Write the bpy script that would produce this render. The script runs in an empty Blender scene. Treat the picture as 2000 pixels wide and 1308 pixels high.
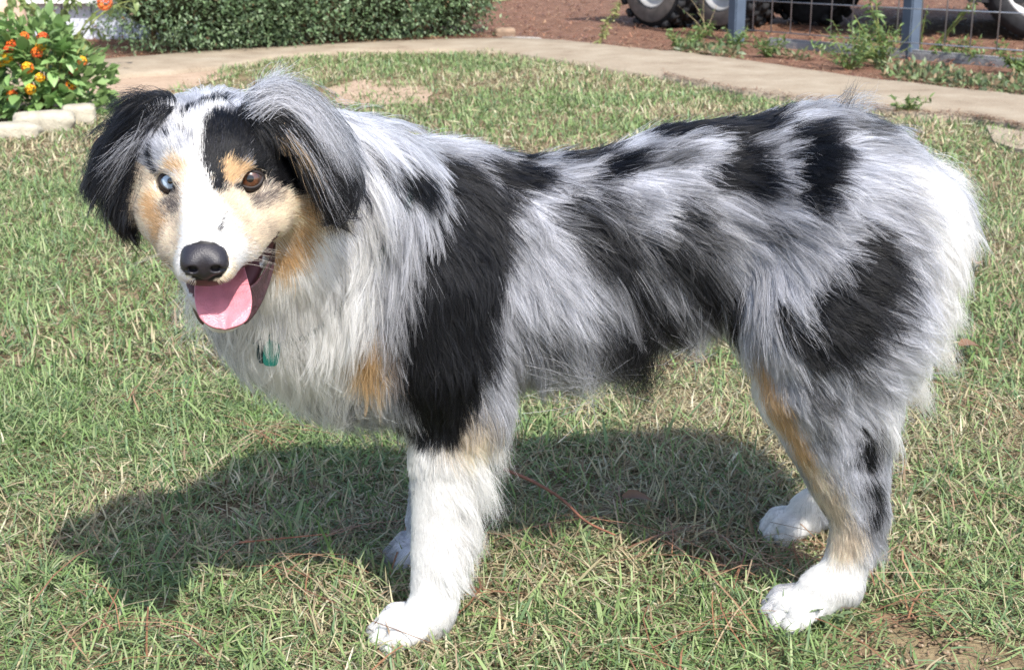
import bpy, bmesh, math, random, time
import numpy as np
import openvdb
from mathutils import Vector, Matrix, noise as mnoise
from mathutils.bvhtree import BVHTree
T0 = time.time()
R = math.radians
rng = np.random.default_rng(7)
random.seed(7)
scene = bpy.context.scene
C = scene.collection

# ------------------------------------------------------------------ camera, sky, sun, exposure
CAM_H, F_PX, PITCH = 0.747, 2900.0, R(16.5)          # metres, pixels of the 2000 px wide photograph
cam_d = bpy.data.cameras.new('camera')
cam = bpy.data.objects.new('camera', cam_d); C.objects.link(cam)
cam.location = (0, 0, CAM_H)
cam.rotation_euler = (math.pi / 2 - PITCH, 0, 0)
cam_d.sensor_width = 36.0
cam_d.lens = 36.0 * F_PX / 2000.0
cam_d.clip_start = 0.05; cam_d.clip_end = 400
cam_d.dof.use_dof = True
cam_d.dof.focus_distance = 1.40
cam_d.dof.aperture_fstop = 22.0
scene.camera = cam

SUN_AZ = R(26)      # the sun stands behind the camera, to its right
SUN_EL = R(50)
world = bpy.data.worlds.new('World'); scene.world = world
world.use_nodes = True
wn = world.node_tree; wn.nodes.clear()
sky = wn.nodes.new('ShaderNodeTexSky'); sky.sky_type = 'NISHITA'; sky.sun_disc = False
sky.sun_elevation = SUN_EL
sky.sun_rotation = math.pi - SUN_AZ
sky.air_density = 1.0; sky.dust_density = 1.5; sky.ozone_density = 1.0
bg = wn.nodes.new('ShaderNodeBackground'); bg.inputs['Strength'].default_value = 0.15
wo = wn.nodes.new('ShaderNodeOutputWorld')
wn.links.new(sky.outputs[0], bg.inputs[0]); wn.links.new(bg.outputs[0], wo.inputs[0])
sun_d = bpy.data.lights.new('sun', 'SUN'); sun_d.energy = 3.7; sun_d.angle = R(0.6); sun_d.color = (1.0, 0.955, 0.89)
sun = bpy.data.objects.new('sun', sun_d); C.objects.link(sun)
sun_dir = Vector((math.sin(SUN_AZ) * math.cos(SUN_EL), -math.cos(SUN_AZ) * math.cos(SUN_EL), math.sin(SUN_EL)))
sun.rotation_euler = sun_dir.to_track_quat('Z', 'Y').to_euler()
sun.location = (1, -2, 5)
scene.view_settings.view_transform = 'Standard'; scene.view_settings.look = 'None'
scene.view_settings.exposure = 1.05; scene.view_settings.gamma = 1.0
scene.view_settings.use_curve_mapping = False
scene.cycles.max_bounces = 8; scene.cycles.transparent_max_bounces = 8
scene.cycles.use_denoising = True; scene.cycles.denoiser = 'OPENIMAGEDENOISE'; scene.cycles.denoising_prefilter = 'NONE'

# ------------------------------------------------------------------ helpers
CP, SP = math.cos(PITCH), math.sin(PITCH)
def ray(px, py):
    a, b = (px - 1000.0) / F_PX, (654.0 - py) / F_PX
    return Vector((a, CP + b * SP, -SP + b * CP))
def P(px, py, Y):                    # the point of the plane y = Y seen at that pixel of the photograph
    d = ray(px, py); t = Y / d.y
    return Vector((d.x * t, Y, CAM_H + d.z * t))
def G(px, py, z=0.0):                # the point of the ground seen at that pixel
    d = ray(px, py); t = (z - CAM_H) / d.z
    return Vector((d.x * t, d.y * t, z))

def tag(o, label=None, cat=None, group=None, kind=None):
    if label: o['label'] = label
    if cat: o['category'] = cat
    if group: o['group'] = group
    if kind: o['kind'] = kind
    return o
def empty(name, loc=(0, 0, 0), rz=0.0, label=None, cat=None, group=None):
    o = bpy.data.objects.new(name, None); C.objects.link(o)
    o.location = loc; o.rotation_euler = (0, 0, rz); o.empty_display_size = 0.05
    return tag(o, label, cat, group)
def link_mesh(name, me, mat=None, parent=None, smooth=True):
    if mat is not None and not me.materials: me.materials.append(mat)
    if smooth: me.polygons.foreach_set('use_smooth', np.ones(len(me.polygons), dtype=bool))
    o = bpy.data.objects.new(name, me); C.objects.link(o)
    if parent is not None: o.parent = parent
    return o
def np_mesh(name, v, faces, k=None):
    """Mesh from numpy arrays: faces an (n,k) index array."""
    me = bpy.data.meshes.new(name)
    v = np.asarray(v, np.float32); f = np.asarray(faces, np.int32)
    n, k = f.shape
    me.vertices.add(len(v)); me.vertices.foreach_set('co', v.ravel())
    me.loops.add(n * k); me.loops.foreach_set('vertex_index', f.ravel())
    me.polygons.add(n); me.polygons.foreach_set('loop_start', np.arange(n, dtype=np.int32) * k)
    me.update(calc_edges=True); me.validate()
    return me
def set_col(me, name, col, domain='POINT'):
    a = me.attributes.new(name, 'FLOAT_COLOR', domain)
    c = np.ones((len(col), 4), np.float32); c[:, :3] = col
    a.data.foreach_set('color', c.ravel())
def bm_obj(name, bm, mat=None, parent=None, smooth=True):
    me = bpy.data.meshes.new(name); bm.to_mesh(me); bm.free()
    return link_mesh(name, me, mat, parent, smooth)
def bm_box(bm, lo, hi, mat=None):
    r = bmesh.ops.create_cube(bm, size=1.0)
    lo, hi = Vector(lo), Vector(hi)
    for v in r['verts']:
        v.co = Vector((lo[i] + (v.co[i] + .5) * (hi[i] - lo[i]) for i in range(3)))
        if mat is not None: v.co = mat @ v.co
    return r['verts']
def bm_tube(bm, pts, rad, seg=8, caps=True):
    pts = [Vector(p) for p in pts]
    if not hasattr(rad, '__len__'): rad = [rad] * len(pts)
    rings = []; prev = None
    for i, p in enumerate(pts):
        t = (pts[min(i + 1, len(pts) - 1)] - pts[max(i - 1, 0)]).normalized()
        a = t.orthogonal() if prev is None else (prev - t * prev.dot(t))
        a.normalize(); prev = a; b = t.cross(a)
        rings.append([bm.verts.new(p + (a * math.cos(2 * math.pi * k / seg) + b * math.sin(2 * math.pi * k / seg)) * rad[i]) for k in range(seg)])
    for r0, r1 in zip(rings, rings[1:]):
        for k in range(seg):
            bm.faces.new((r0[k], r0[(k + 1) % seg], r1[(k + 1) % seg], r1[k]))
    if caps:
        bm.faces.new(rings[0][::-1]); bm.faces.new(rings[-1])
def bm_lathe(bm, prof, seg, M=Matrix()):
    """prof: (radius, height) pairs round the local z axis"""
    rings = [[bm.verts.new(M @ Vector((r * math.cos(2 * math.pi * k / seg), r * math.sin(2 * math.pi * k / seg), z))) for k in range(seg)] for r, z in prof]
    for r0, r1 in zip(rings, rings[1:]):
        for k in range(seg):
            bm.faces.new((r0[k], r0[(k + 1) % seg], r1[(k + 1) % seg], r1[k]))
    return rings

def new_mat(name):
    m = bpy.data.materials.new(name); m.use_nodes = True
    nt = m.node_tree; b = nt.nodes['Principled BSDF']
    return m, nt, b
def simple_mat(name, col, rough=0.7, spec=0.3, metal=0.0, var=0.0, scale=20.0, bump=0.0, bscale=60.0):
    m, nt, b = new_mat(name)
    b.inputs['Base Color'].default_value = (*col, 1); b.inputs['Roughness'].default_value = rough
    b.inputs['Specular IOR Level'].default_value = spec; b.inputs['Metallic'].default_value = metal
    if var or bump:
        tc = nt.nodes.new('ShaderNodeTexCoord')
    if var:
        n = nt.nodes.new('ShaderNodeTexNoise'); n.inputs['Scale'].default_value = scale; n.inputs['Detail'].default_value = 6
        r = nt.nodes.new('ShaderNodeMapRange'); r.inputs['From Min'].default_value = .3; r.inputs['From Max'].default_value = .7
        r.inputs['To Min'].default_value = 1 - var; r.inputs['To Max'].default_value = 1 + var
        mx = nt.nodes.new('ShaderNodeMix'); mx.data_type = 'RGBA'; mx.blend_type = 'MULTIPLY'; mx.inputs[0].default_value = 1
        mx.inputs[6].default_value = (*col, 1)
        nt.links.new(tc.outputs['Object'], n.inputs['Vector']); nt.links.new(n.outputs[0], r.inputs[0])
        nt.links.new(r.outputs[0], mx.inputs[7]); nt.links.new(mx.outputs[2], b.inputs['Base Color'])
    if bump:
        n2 = nt.nodes.new('ShaderNodeTexNoise'); n2.inputs['Scale'].default_value = bscale; n2.inputs['Detail'].default_value = 5
        bp = nt.nodes.new('ShaderNodeBump'); bp.inputs['Strength'].default_value = bump; bp.inputs['Distance'].default_value = .01
        nt.links.new(tc.outputs['Object'], n2.inputs['Vector']); nt.links.new(n2.outputs[0], bp.inputs['Height']); nt.links.new(bp.outputs[0], b.inputs['Normal'])
    return m
def attr_mat(name, attr='col', rough=0.6, spec=0.25, transl=0.0):
    m, nt, b = new_mat(name)
    a = nt.nodes.new('ShaderNodeAttribute'); a.attribute_name = attr
    nt.links.new(a.outputs['Color'], b.inputs['Base Color'])
    b.inputs['Roughness'].default_value = rough; b.inputs['Specular IOR Level'].default_value = spec
    if transl:
        t = nt.nodes.new('ShaderNodeBsdfTranslucent'); mix = nt.nodes.new('ShaderNodeMixShader'); mix.inputs[0].default_value = transl
        nt.links.new(a.outputs['Color'], t.inputs[0]); nt.links.new(b.outputs[0], mix.inputs[1]); nt.links.new(t.outputs[0], mix.inputs[2])
        nt.links.new(mix.outputs[0], nt.nodes['Material Output'].inputs[0])
    return m

def vnoise(p, s, seed=0):
    """value noise of the points p (n,3) at frequency s, in 0..1"""
    q = p * s + seed * 17.31
    i = np.floor(q).astype(np.int64); f = (q - i).astype(np.float32); f = f * f * (3 - 2 * f)
    out = np.zeros(len(p), np.float32)
    for dx in (0, 1):
        for dy in (0, 1):
            for dz in (0, 1):
                h = ((i[:, 0] + dx) * 374761393 + (i[:, 1] + dy) * 668265263 + (i[:, 2] + dz) * 2147483647 + seed * 1013904223)
                h = (h ^ (h >> 13)) * 1274126177; h = (h ^ (h >> 16)) & 0xffff
                w = (f[:, 0] if dx else 1 - f[:, 0]) * (f[:, 1] if dy else 1 - f[:, 1]) * (f[:, 2] if dz else 1 - f[:, 2])
                out += w * (h / 65535.0)
    return out
def sstep(x, a, b):
    t = np.clip((x - a) / (b - a), 0, 1); return t * t * (3 - 2 * t)
def unit(a): return a / np.maximum(np.linalg.norm(a, axis=-1, keepdims=True), 1e-9)

class SDF:
    """a block of signed distances filled by smooth unions of round cones and ellipsoids, turned into one closed mesh"""
    def __init__(s, lo, hi, vox):
        s.lo = np.array(lo, np.float32); s.vox = vox
        s.n = np.ceil((np.array(hi) - s.lo) / vox).astype(int) + 1
        s.far = 0.09
        s.D = np.full(s.n, s.far, np.float32)
    def box(s, lo, hi):
        a = np.clip(np.floor((lo - s.lo) / s.vox).astype(int), 0, s.n - 1); b = np.clip(np.ceil((hi - s.lo) / s.vox).astype(int) + 1, 1, s.n)
        sl = tuple(slice(i, j) for i, j in zip(a, b))
        ax = [s.lo[k] + s.vox * np.arange(a[k], b[k], dtype=np.float32) for k in range(3)]
        return sl, ax[0][:, None, None], ax[1][None, :, None], ax[2][None, None, :]
    def put(s, sl, d, k, sub=False):
        a = s.D[sl]
        if sub:
            h = np.maximum(k - np.abs(a + d), 0) / k; s.D[sl] = np.maximum(a, -d) + h * h * k * .25
        else:
            h = np.maximum(k - np.abs(a - d), 0) / k; s.D[sl] = np.minimum(a, d) - h * h * k * .25
    def cone(s, a, b, ra, rb, k=.02, sy=1.0, sub=False, m=.05):
        a, b = np.array(a, np.float32), np.array(b, np.float32)
        R_ = max(ra, rb) + m + k
        sl, x, y, z = s.box(np.minimum(a, b) - R_, np.maximum(a, b) + R_)
        if sy != 1.0: yc = (a[1] + b[1]) / 2; y = yc + (y - yc) / sy; a = a.copy(); b = b.copy(); a[1] = yc + (a[1] - yc) / sy; b[1] = yc + (b[1] - yc) / sy
        ba = b - a; l2 = float(ba @ ba) + 1e-12
        h = np.clip(((x - a[0]) * ba[0] + (y - a[1]) * ba[1] + (z - a[2]) * ba[2]) / l2, 0, 1)
        d = np.sqrt((x - a[0] - h * ba[0]) ** 2 + (y - a[1] - h * ba[1]) ** 2 + (z - a[2] - h * ba[2]) ** 2) - (ra + h * (rb - ra))
        s.put(sl, d.astype(np.float32), k, sub)
    def chain(s, pts, k=.02, m=.05, kj=.006):
        """one limb: round cones end to end, merged among themselves before they join the rest"""
        Q = np.array([p for p, _ in pts], np.float32); Rm = max(r for _, r in pts) + m + k
        sl, x, y, z = s.box(Q.min(0) - Rm, Q.max(0) + Rm)
        D = None
        for (a, ra), (b, rb) in zip(pts, pts[1:]):
            a, b = np.array(a, np.float32), np.array(b, np.float32); ba = b - a; l2 = float(ba @ ba) + 1e-12
            h = np.clip(((x - a[0]) * ba[0] + (y - a[1]) * ba[1] + (z - a[2]) * ba[2]) / l2, 0, 1)
            d = np.sqrt((x - a[0] - h * ba[0]) ** 2 + (y - a[1] - h * ba[1]) ** 2 + (z - a[2] - h * ba[2]) ** 2) - (ra + h * (rb - ra))
            if D is None: D = d
            else:
                g = np.maximum(kj - np.abs(D - d), 0) / kj; D = np.minimum(D, d) - g * g * kj * .25
        s.put(sl, D.astype(np.float32), k)
    def ell(s, c, M, rad, k=.01, sub=False, m=.05):
        """ellipsoid: centre c, columns of M its axes, radii rad"""
        c = np.array(c, np.float32); M = np.array(M, np.float32); rad = np.array(rad, np.float32); R_ = rad.max() + m + k
        sl, x, y, z = s.box(c - R_, c + R_)
        x, y, z = x - c[0], y - c[1], z - c[2]
        q = [(x * M[0, i] + y * M[1, i] + z * M[2, i]) for i in range(3)]
        k0 = np.sqrt(sum((q[i] / rad[i]) ** 2 for i in range(3))); k1 = np.sqrt(sum((q[i] / rad[i] ** 2) ** 2 for i in range(3)))
        d = np.where(k1 > 1e-6, k0 * (k0 - 1) / np.maximum(k1, 1e-6), -rad.min())
        s.put(sl, d.astype(np.float32), k, sub)
    def sample(s, p, grad=False):
        q = (p - s.lo) / s.vox; q = np.clip(q, 0, s.n - 1.001); i = q.astype(int); f = (q - i).astype(np.float32)
        D = s.D; x, y, z = i.T; fx, fy, fz = f.T
        c = [D[x + a, y + b, z + e] for a in (0, 1) for b in (0, 1) for e in (0, 1)]
        x0 = [c[j] + (c[j + 4] - c[j]) * fx for j in range(4)]
        y0 = [x0[j] + (x0[j + 2] - x0[j]) * fy for j in range(2)]
        d = y0[0] + (y0[1] - y0[0]) * fz
        if not grad: return d
        e = s.vox * 1.5; g = np.empty_like(p)
        for k in range(3):
            o = np.zeros(3, np.float32); o[k] = e
            g[:, k] = s.sample(p + o) - s.sample(p - o)
        return d, unit(g)
    def mesh(s):
        g = openvdb.FloatGrid(); g.background = s.far
        A = np.clip(s.D, -3 * s.vox, 3 * s.vox)
        g = openvdb.FloatGrid(3 * s.vox); g.copyFromArray(A); g.transform = openvdb.createLinearTransform(s.vox)
        v, q = g.convertToQuads(0.0)
        return np.array(v, np.float32) + s.lo, np.array(q, np.int32)[:, ::-1]
# ================================================================== GROUND
def ground_mat(name, cols, scale, bump=.4, bscale=80, dist=.01):
    m, nt, b = new_mat(name)
    tc = nt.nodes.new('ShaderNodeTexCoord')
    n1 = nt.nodes.new('ShaderNodeTexNoise'); n1.inputs['Scale'].default_value = scale; n1.inputs['Detail'].default_value = 8; n1.inputs['Roughness'].default_value = .65
    n2 = nt.nodes.new('ShaderNodeTexNoise'); n2.inputs['Scale'].default_value = bscale; n2.inputs['Detail'].default_value = 6
    cr = nt.nodes.new('ShaderNodeValToRGB'); els = cr.color_ramp.elements
    while len(els) < len(cols): els.new(.5)
    for e, (p, c) in zip(els, cols): e.position = p; e.color = (*c, 1)
    mx = nt.nodes.new('ShaderNodeMix'); mx.data_type = 'FLOAT'; mx.inputs[0].default_value = .4
    nt.links.new(tc.outputs['Object'], n1.inputs['Vector']); nt.links.new(tc.outputs['Object'], n2.inputs['Vector'])
    nt.links.new(n1.outputs[0], mx.inputs[2]); nt.links.new(n2.outputs[0], mx.inputs[3]); nt.links.new(mx.outputs[0], cr.inputs[0])
    nt.links.new(cr.outputs[0], b.inputs['Base Color'])
    bp = nt.nodes.new('ShaderNodeBump'); bp.inputs['Strength'].default_value = bump; bp.inputs['Distance'].default_value = dist
    nt.links.new(n2.outputs[0], bp.inputs['Height']); nt.links.new(bp.outputs[0], b.inputs['Normal'])
    b.inputs['Roughness'].default_value = .95; b.inputs['Specular IOR Level'].default_value = .1
    return m
M_SOIL = ground_mat('lawn_soil', [(.30, (.075, .055, .035)), (.48, (.17, .125, .075)), (.62, (.24, .19, .11)), (.75, (.13, .12, .06))], 9, .6, 160)
M_MULCH = ground_mat('bark_mulch', [(.30, (.085, .046, .032)), (.47, (.17, .092, .062)), (.60, (.25, .145, .10)), (.74, (.12, .068, .048))], 14, .8, 130, .02)
M_PATH = ground_mat('path_concrete', [(.30, (.13, .095, .065)), (.42, (.25, .20, .145)), (.55, (.30, .25, .185)), (.70, (.37, .32, .25))], 6, .5, 200, .004)
M_SAND = ground_mat('bare_soil', [(.30, (.24, .165, .11)), (.5, (.36, .265, .19)), (.7, (.43, .335, .25))], 10, .5, 150)
def poly(name, pts, mat, z=0.0, h=0.0, kind='structure'):
    bm = bmesh.new(); vs = [bm.verts.new((p[0], p[1], z)) for p in pts]; f = bm.faces.new(vs)
    if f.normal.z < 0: f.normal_flip()
    if h:
        r = bmesh.ops.extrude_face_region(bm, geom=[f])
        for v in r['geom']:
            if isinstance(v, bmesh.types.BMVert): v.co.z -= h
        bmesh.ops.recalc_face_normals(bm, faces=bm.faces)
    bmesh.ops.triangulate(bm, faces=[f for f in bm.faces if len(f.verts) > 4])
    o = bm_obj(name, bm, mat, smooth=False); o['kind'] = kind
    return o
poly('ground', [(-150, -60), (150, -60), (150, 200), (-150, 200)], M_SOIL, -.002)
FAR = [(-300, 150), (60, 134), (180, 126), (300, 116), (500, 101), (700, 91), (870, 83.5), (1010, 82), (1100, 86), (1250, 103), (1330, 109), (1400, 119), (1460, 126), (1650, 156), (1850, 180), (2000, 196), (2250, 232)]
NEAR = [(-300, 190), (60, 165), (180, 158), (300, 150), (430, 139), (560, 117), (700, 107.5), (900, 105), (1010, 112), (1100, 128), (1300, 160), (1430, 187), (1600, 212), (1750, 232), (1900, 243), (2000, 262), (2250, 305)]
far = [G(*q) for q in FAR]; near = [G(*q) for q in NEAR]
mulch = [(p.x, p.y - .05) for p in far]
poly('bark_mulch_ground', [(-9, mulch[0][1])] + mulch + [(9, mulch[-1][1]), (9, 14), (2, 16), (-.1, 12.0), (-.55, 10.2), (-1.2, 10.4), (-9, 11)], M_MULCH, .004)
def path_slab():
    bm = bmesh.new(); n = len(far); rows = []
    rr = random.Random(3)
    def smooth_line(pts, k=6):
        out = []
        for a, b in zip(pts, pts[1:]):
            for i in range(k): out.append(a.lerp(b, i / k))
        return out + [pts[-1]]
    fa, ne = smooth_line(far), smooth_line(near)
    z = .022
    for a, b in zip(fa, ne):
        a = a + Vector((0, rr.uniform(-.012, .012), 0)); b = b + Vector((0, rr.uniform(-.02, .02), 0))
        row = []
        for t, zz in ((-.02, -.03), (0, z - .006), (.015, z), (.3, z + .003), (.6, z + .001), (.98, z), (1, z - .006), (1.015, -.03)):
            q = a.lerp(b, t); row.append(bm.verts.new((q.x, q.y, zz + rr.uniform(-.0015, .0015))))
        rows.append(row)
    for r0, r1 in zip(rows, rows[1:]):
        for i in range(len(r0) - 1): bm.faces.new((r0[i], r0[i + 1], r1[i + 1], r1[i]))
    bmesh.ops.recalc_face_normals(bm, faces=bm.faces)
    o = bm_obj('path', bm, M_PATH); o['kind'] = 'structure'
path_slab()
q = [G(*c) for c in ((1925, 252), (2010, 268), (2150, 292), (2150, 330), (1975, 297), (1940, 284))]
slab = poly('paving_slab', [(p.x, p.y) for p in q], M_PATH, .014, .05, 'structure')
q = [G(*c) for c in ((150, 158), (300, 150), (430, 139), (470, 143), (400, 165), (330, 192), (240, 205), (170, 215))]
poly('bare_soil', [(p.x, p.y) for p in q], M_SAND, .003)
q = [G(*c) for c in ((640, 172), (700, 158), (800, 162), (850, 180), (830, 205), (740, 212), (660, 200))]
_ctr = sum(q, Vector()) / len(q); _o = []
for a, b in zip(q, q[1:] + q[:1]):
    for i in range(6):
        w = a.lerp(b, i / 6) - _ctr; _o.append(_ctr + w * (1 + .30 * mnoise.noise(w * 5)))
poly('bare_soil.001', [(p.x, p.y) for p in _o], M_SAND, .003)
q = [G(*c) for c in ((893, 12), (950, 9), (1000, 2), (1000, -14), (893, -14))]
poly('grass_verge', [(p.x, p.y) for p in q], ground_mat('verge', [(.3, (.20, .22, .09)), (.6, (.33, .33, .17))], 20), .010)

# ---- grass blades
def inside(x, y, pl):
    c = np.zeros(len(x), bool); n = len(pl)
    for i in range(n):
        x0, y0 = pl[i][:2]; x1, y1 = pl[(i + 1) % n][:2]
        m = ((y0 > y) != (y1 > y)); 
        c ^= m & (x < (x1 - x0) * (y - y0) / ((y1 - y0) if y1 != y0 else 1e-9) + x0)
    return c
LEFT = [(-1500, 420), (-500, 340), (-60, 285), (0, 270), (50, 262), (140, 238), (190, 222), (215, 200), (300, 185), (360, 172), (430, 141)]
edge = [G(*q) for q in LEFT] + near[5:]
_e2 = []
for a, b in zip(edge, edge[1:]):
    for i in range(14): q = a.lerp(b, i / 14); _e2.append(Vector((q.x, q.y + .07 * (mnoise.noise(q * 5) + .5 * mnoise.noise(q * 17)), 0)))
edge = _e2 + [edge[-1]]
LAWN = [(p.x, p.y) for p in edge] + [(edge[-1].x + 1.0, 2.5), (edge[-1].x + 1.0, .4), (edge[0].x - .3, .4)]
BARE = [(G(285, 178), .42), (G(755, 178), .38), (G(690, 195), .25), (G(800, 195), .22), (G(640, 200), .2), (G(1850, 1290), .10), (G(1760, 1240), .07), (G(1640, 1110), .05), (G(1400, 1110), .05), (G(430, 1000), .05)]
def scatter(n, y0, y1, seed):
    rg = np.random.default_rng(seed)
    n = int(n * 1.35); y = y0 + (y1 - y0) * rg.random(n); hw = .42 * y + 1.1
    x = (rg.random(n) * 2 - 1) * hw.max(); keep = np.abs(x) < hw
    x, y = x[keep], y[keep]
    keep = inside(x, y, LAWN) & (rg.random(len(x)) < np.where(np.abs(x) < .39 * y + .10, 1.0, .33))
    x, y = x[keep], y[keep]
    p = np.stack([x, y, np.zeros(len(x))], 1).astype(np.float32)
    bare = np.zeros(len(x), np.float32)
    for c, r in BARE: bare = np.maximum(bare, sstep(-np.hypot(x - c.x, (y - c.y)) + 1.3 * r * (vnoise(p, 2.2 / r, 48) - .5) + .5 * r * (vnoise(p, 7 / r, 49) - .5), -r * 1.35, -r * .25))
    nz = vnoise(p, 4.5, 41) * .6 + vnoise(p, 13, 42) * .4
    return p, bare, nz, rg
GREENS = np.array([(.145, .225, .075), (.180, .260, .095), (.225, .290, .125), (.130, .200, .095), (.260, .300, .150)], np.float32)
STRAWS = np.array([(.38, .335, .20), (.45, .41, .27), (.32, .265, .165), (.48, .45, .325), (.25, .18, .115)], np.float32)
def blades(spec):
    V, COL = [], []
    for (n, y0, y1, L0, L1, W, lean0, lean1, dry, seed, zb) in spec:
        p, bare, nz, rg = scatter(n, y0, y1, seed)
        keep = rg.random(len(p)) > bare * .90
        keep &= rg.random(len(p)) < .25 + 1.25 * nz
        p, nz = p[keep], nz[keep]; n = len(p)
        az = rg.random(n) * 2 * np.pi + 2.5 * (vnoise(p, 22, 44) - .5)
        L = (L0 + (L1 - L0) * rg.random(n) ** 1.4) * (.75 + .5 * vnoise(p, 7, 45)); w = W * (.55 + .8 * rg.random(n))
        lean = np.radians(lean0 + (lean1 - lean0) * rg.random(n)); curl = np.radians(rg.normal(28, 22, n))
        isdry = rg.random(n) < np.clip(dry + 1.25 * (vnoise(p, 2.8, 46) - .52) + .6 * (vnoise(p, 17, 47) - .5), .04, .95)
        c = np.where(isdry[:, None], STRAWS[rg.choice(5, n, p=[.32, .20, .22, .06, .20])], GREENS[rg.integers(0, 5, n)])
        c = c * (.75 + .5 * rg.random(n))[:, None]
        d = np.stack([np.cos(az), np.sin(az), np.zeros(n)], 1); s = np.stack([-np.sin(az), np.cos(az), np.zeros(n)], 1)
        tw = rg.normal(0, .6, n)
        rows = []; cur = p.copy(); cur[:, 2] = rg.random(n) * zb
        ts = (0, .38, .74, 1); ws = (.8, 1, .7, .08)
        for i, (t, ww) in enumerate(zip(ts, ws)):
            if i:
                a = lean + curl * (ts[i - 1] + t) * .5
                a = np.minimum(a, np.pi * .56)
                cur = cur + (d * np.sin(a)[:, None] + np.array([0, 0, 1]) * np.cos(a)[:, None]) * (L * (t - ts[i - 1]))[:, None]
                cur[:, 2] = np.maximum(cur[:, 2], .002)
            side = s * np.cos(tw)[:, None] + np.array([0, 0, 1]) * np.sin(tw)[:, None] * .6
            rows += [cur - side * (w * ww * .5)[:, None], cur + side * (w * ww * .5)[:, None]]
        V.append(np.stack(rows, 1).reshape(-1, 3)); COL.append(np.repeat(c, 8, 0))
    V = np.concatenate(V); COL = np.concatenate(COL); nb = len(V) // 8
    base = (np.arange(nb) * 8)[:, None, None]
    F = (base + np.array([[0, 1, 3, 2], [2, 3, 5, 4], [4, 5, 7, 6]])[None]).reshape(-1, 4)
    return V, F, COL
M_GRASS = attr_mat('grass_blades', rough=.5, spec=.25, transl=.28)
def stuff_mesh(name, V, F, COL, mat):
    me = np_mesh(name, V, F); set_col(me, 'col', COL); o = link_mesh(name, me, mat); o['kind'] = 'stuff'; return o
# (count, nearest y, farthest y, length from, to, width, lean from, to, share of dry blades, seed, base height)
V, F, COL = blades([
    (185000, .95, 2.3, .014, .046, .0023, 24, 86, .15, 51, .007),
    (105000, 2.3, 3.9, .018, .048, .0034, 15, 76, .18, 52, .006),
    (150000, 3.9, 7.4, .018, .042, .0052, 10, 66, .24, 53, .004),
    (1800, .95, 2.6, .045, .08, .0042, 25, 78, .02, 54, .004)])
stuff_mesh('grass', V, F, COL, M_GRASS); print('grass', len(F), round(time.time() - T0, 1))
V, F, COL = blades([
    (60000, .95, 2.3, .014, .048, .0018, 60, 88, .72, 61, .012),
    (28000, 2.3, 4.2, .016, .060, .0030, 60, 88, .85, 62, .012),
    (24000, 4.2, 7.4, .03, .07, .0050, 60, 88, .8, 63, .010)])
stuff_mesh('dry_thatch', V, F, COL, M_GRASS)
# ---- needles and bark scraps
def needles(name, pts, L0, L1, W, cols, seed, zr=.03, bend=.25):
    rg = np.random.default_rng(seed); n = len(pts); p = np.array(pts, np.float32)
    az = rg.random(n) * 2 * np.pi; L = L0 + (L1 - L0) * rg.random(n); w = W * (.7 + .6 * rg.random(n)); b = rg.normal(0, bend, n)
    c = np.array(cols, np.float32)[rg.integers(0, len(cols), n)] * (.7 + .6 * rg.random(n))[:, None]
    z0, z1 = rg.random(n) * zr + .003, rg.random(n) * zr + .003
    rows = []
    for t in (0, .33, .66, 1):
        a = az + b * (t - .5)
        q = p + np.stack([np.cos(a) * L * (t - .5), np.sin(a) * L * (t - .5), z0 + (z1 - z0) * t + .3 * zr * np.sin(t * 3.1)], 1)
        s = np.stack([-np.sin(a), np.cos(a), np.zeros(n)], 1) * (w * .5)[:, None]
        rows += [q - s, q + s]
    V = np.stack(rows, 1).reshape(-1, 3)
    F = ((np.arange(n) * 8)[:, None, None] + np.array([[0, 1, 3, 2], [2, 3, 5, 4], [4, 5, 7, 6]])[None]).reshape(-1, 4)
    return stuff_mesh(name, V, F, np.repeat(c, 8, 0), M_GRASS)
rg = np.random.default_rng(77)
spots = [(1480, 1120, 60, 18, 16), (1590, 1120, 22, 30, 14), (1300, 1080, 40, 20, 10), (1200, 1010, 50, 40, 8), (1080, 1110, 40, 40, 8), (530, 880, 40, 20, 14), (310, 800, 40, 20, 10), (1930, 800, 50, 40, 10), (1900, 1000, 60, 60, 8), (1780, 1220, 60, 50, 9), (1700, 1150, 40, 40, 6), (1400, 1250, 100, 30, 10), (700, 1060, 60, 20, 8), (900, 1180, 40, 40, 10), (250, 1260, 100, 30, 10), (1800, 690, 60, 20, 10), (350, 600, 60, 20, 8), (560, 1150, 50, 30, 12)]
pts = []
for px, py, sx, sy, n in spots:
    for k in range(n): pts.append(G(px + rg.normal(0, sx * .7), py + rg.normal(0, sy * .7)))
for k in range(90):
    y = 1.25 + 3.2 * rg.random() ** 1.5; pts.append(Vector(((rg.random() * 2 - 1) * .40 * y, y, 0)))
needles('pine_needles', pts, .06, .17, .0016, [(.27, .135, .075), (.34, .21, .125), (.22, .11, .065), (.40, .31, .20)], 78)
pts = []
while len(pts) < 9000:
    x, y = rg.uniform(-3.2, 4.0), rg.uniform(5.2, 11.5)
    pts.append((x, y, .003))
pts = np.array(pts, np.float32)
MU = [(-9, mulch[0][1])] + mulch + [(9, mulch[-1][1]), (9, 14), (-9, 14)]
pts = pts[inside(pts[:, 0], pts[:, 1], [(a, b + .06) for a, b in MU])]
needles('bark_scraps', pts, .02, .11, .007, [(.20, .085, .05), (.30, .15, .09), (.11, .05, .035), (.38, .24, .15), (.24, .14, .08)], 79, .02)
pts = []
for k in range(700):
    i = rg.integers(0, len(far) - 1); q = far[i].lerp(far[i + 1], rg.random()); pts.append(q + Vector((0, -abs(rg.normal(0, .05)) + .03, .024)))
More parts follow.
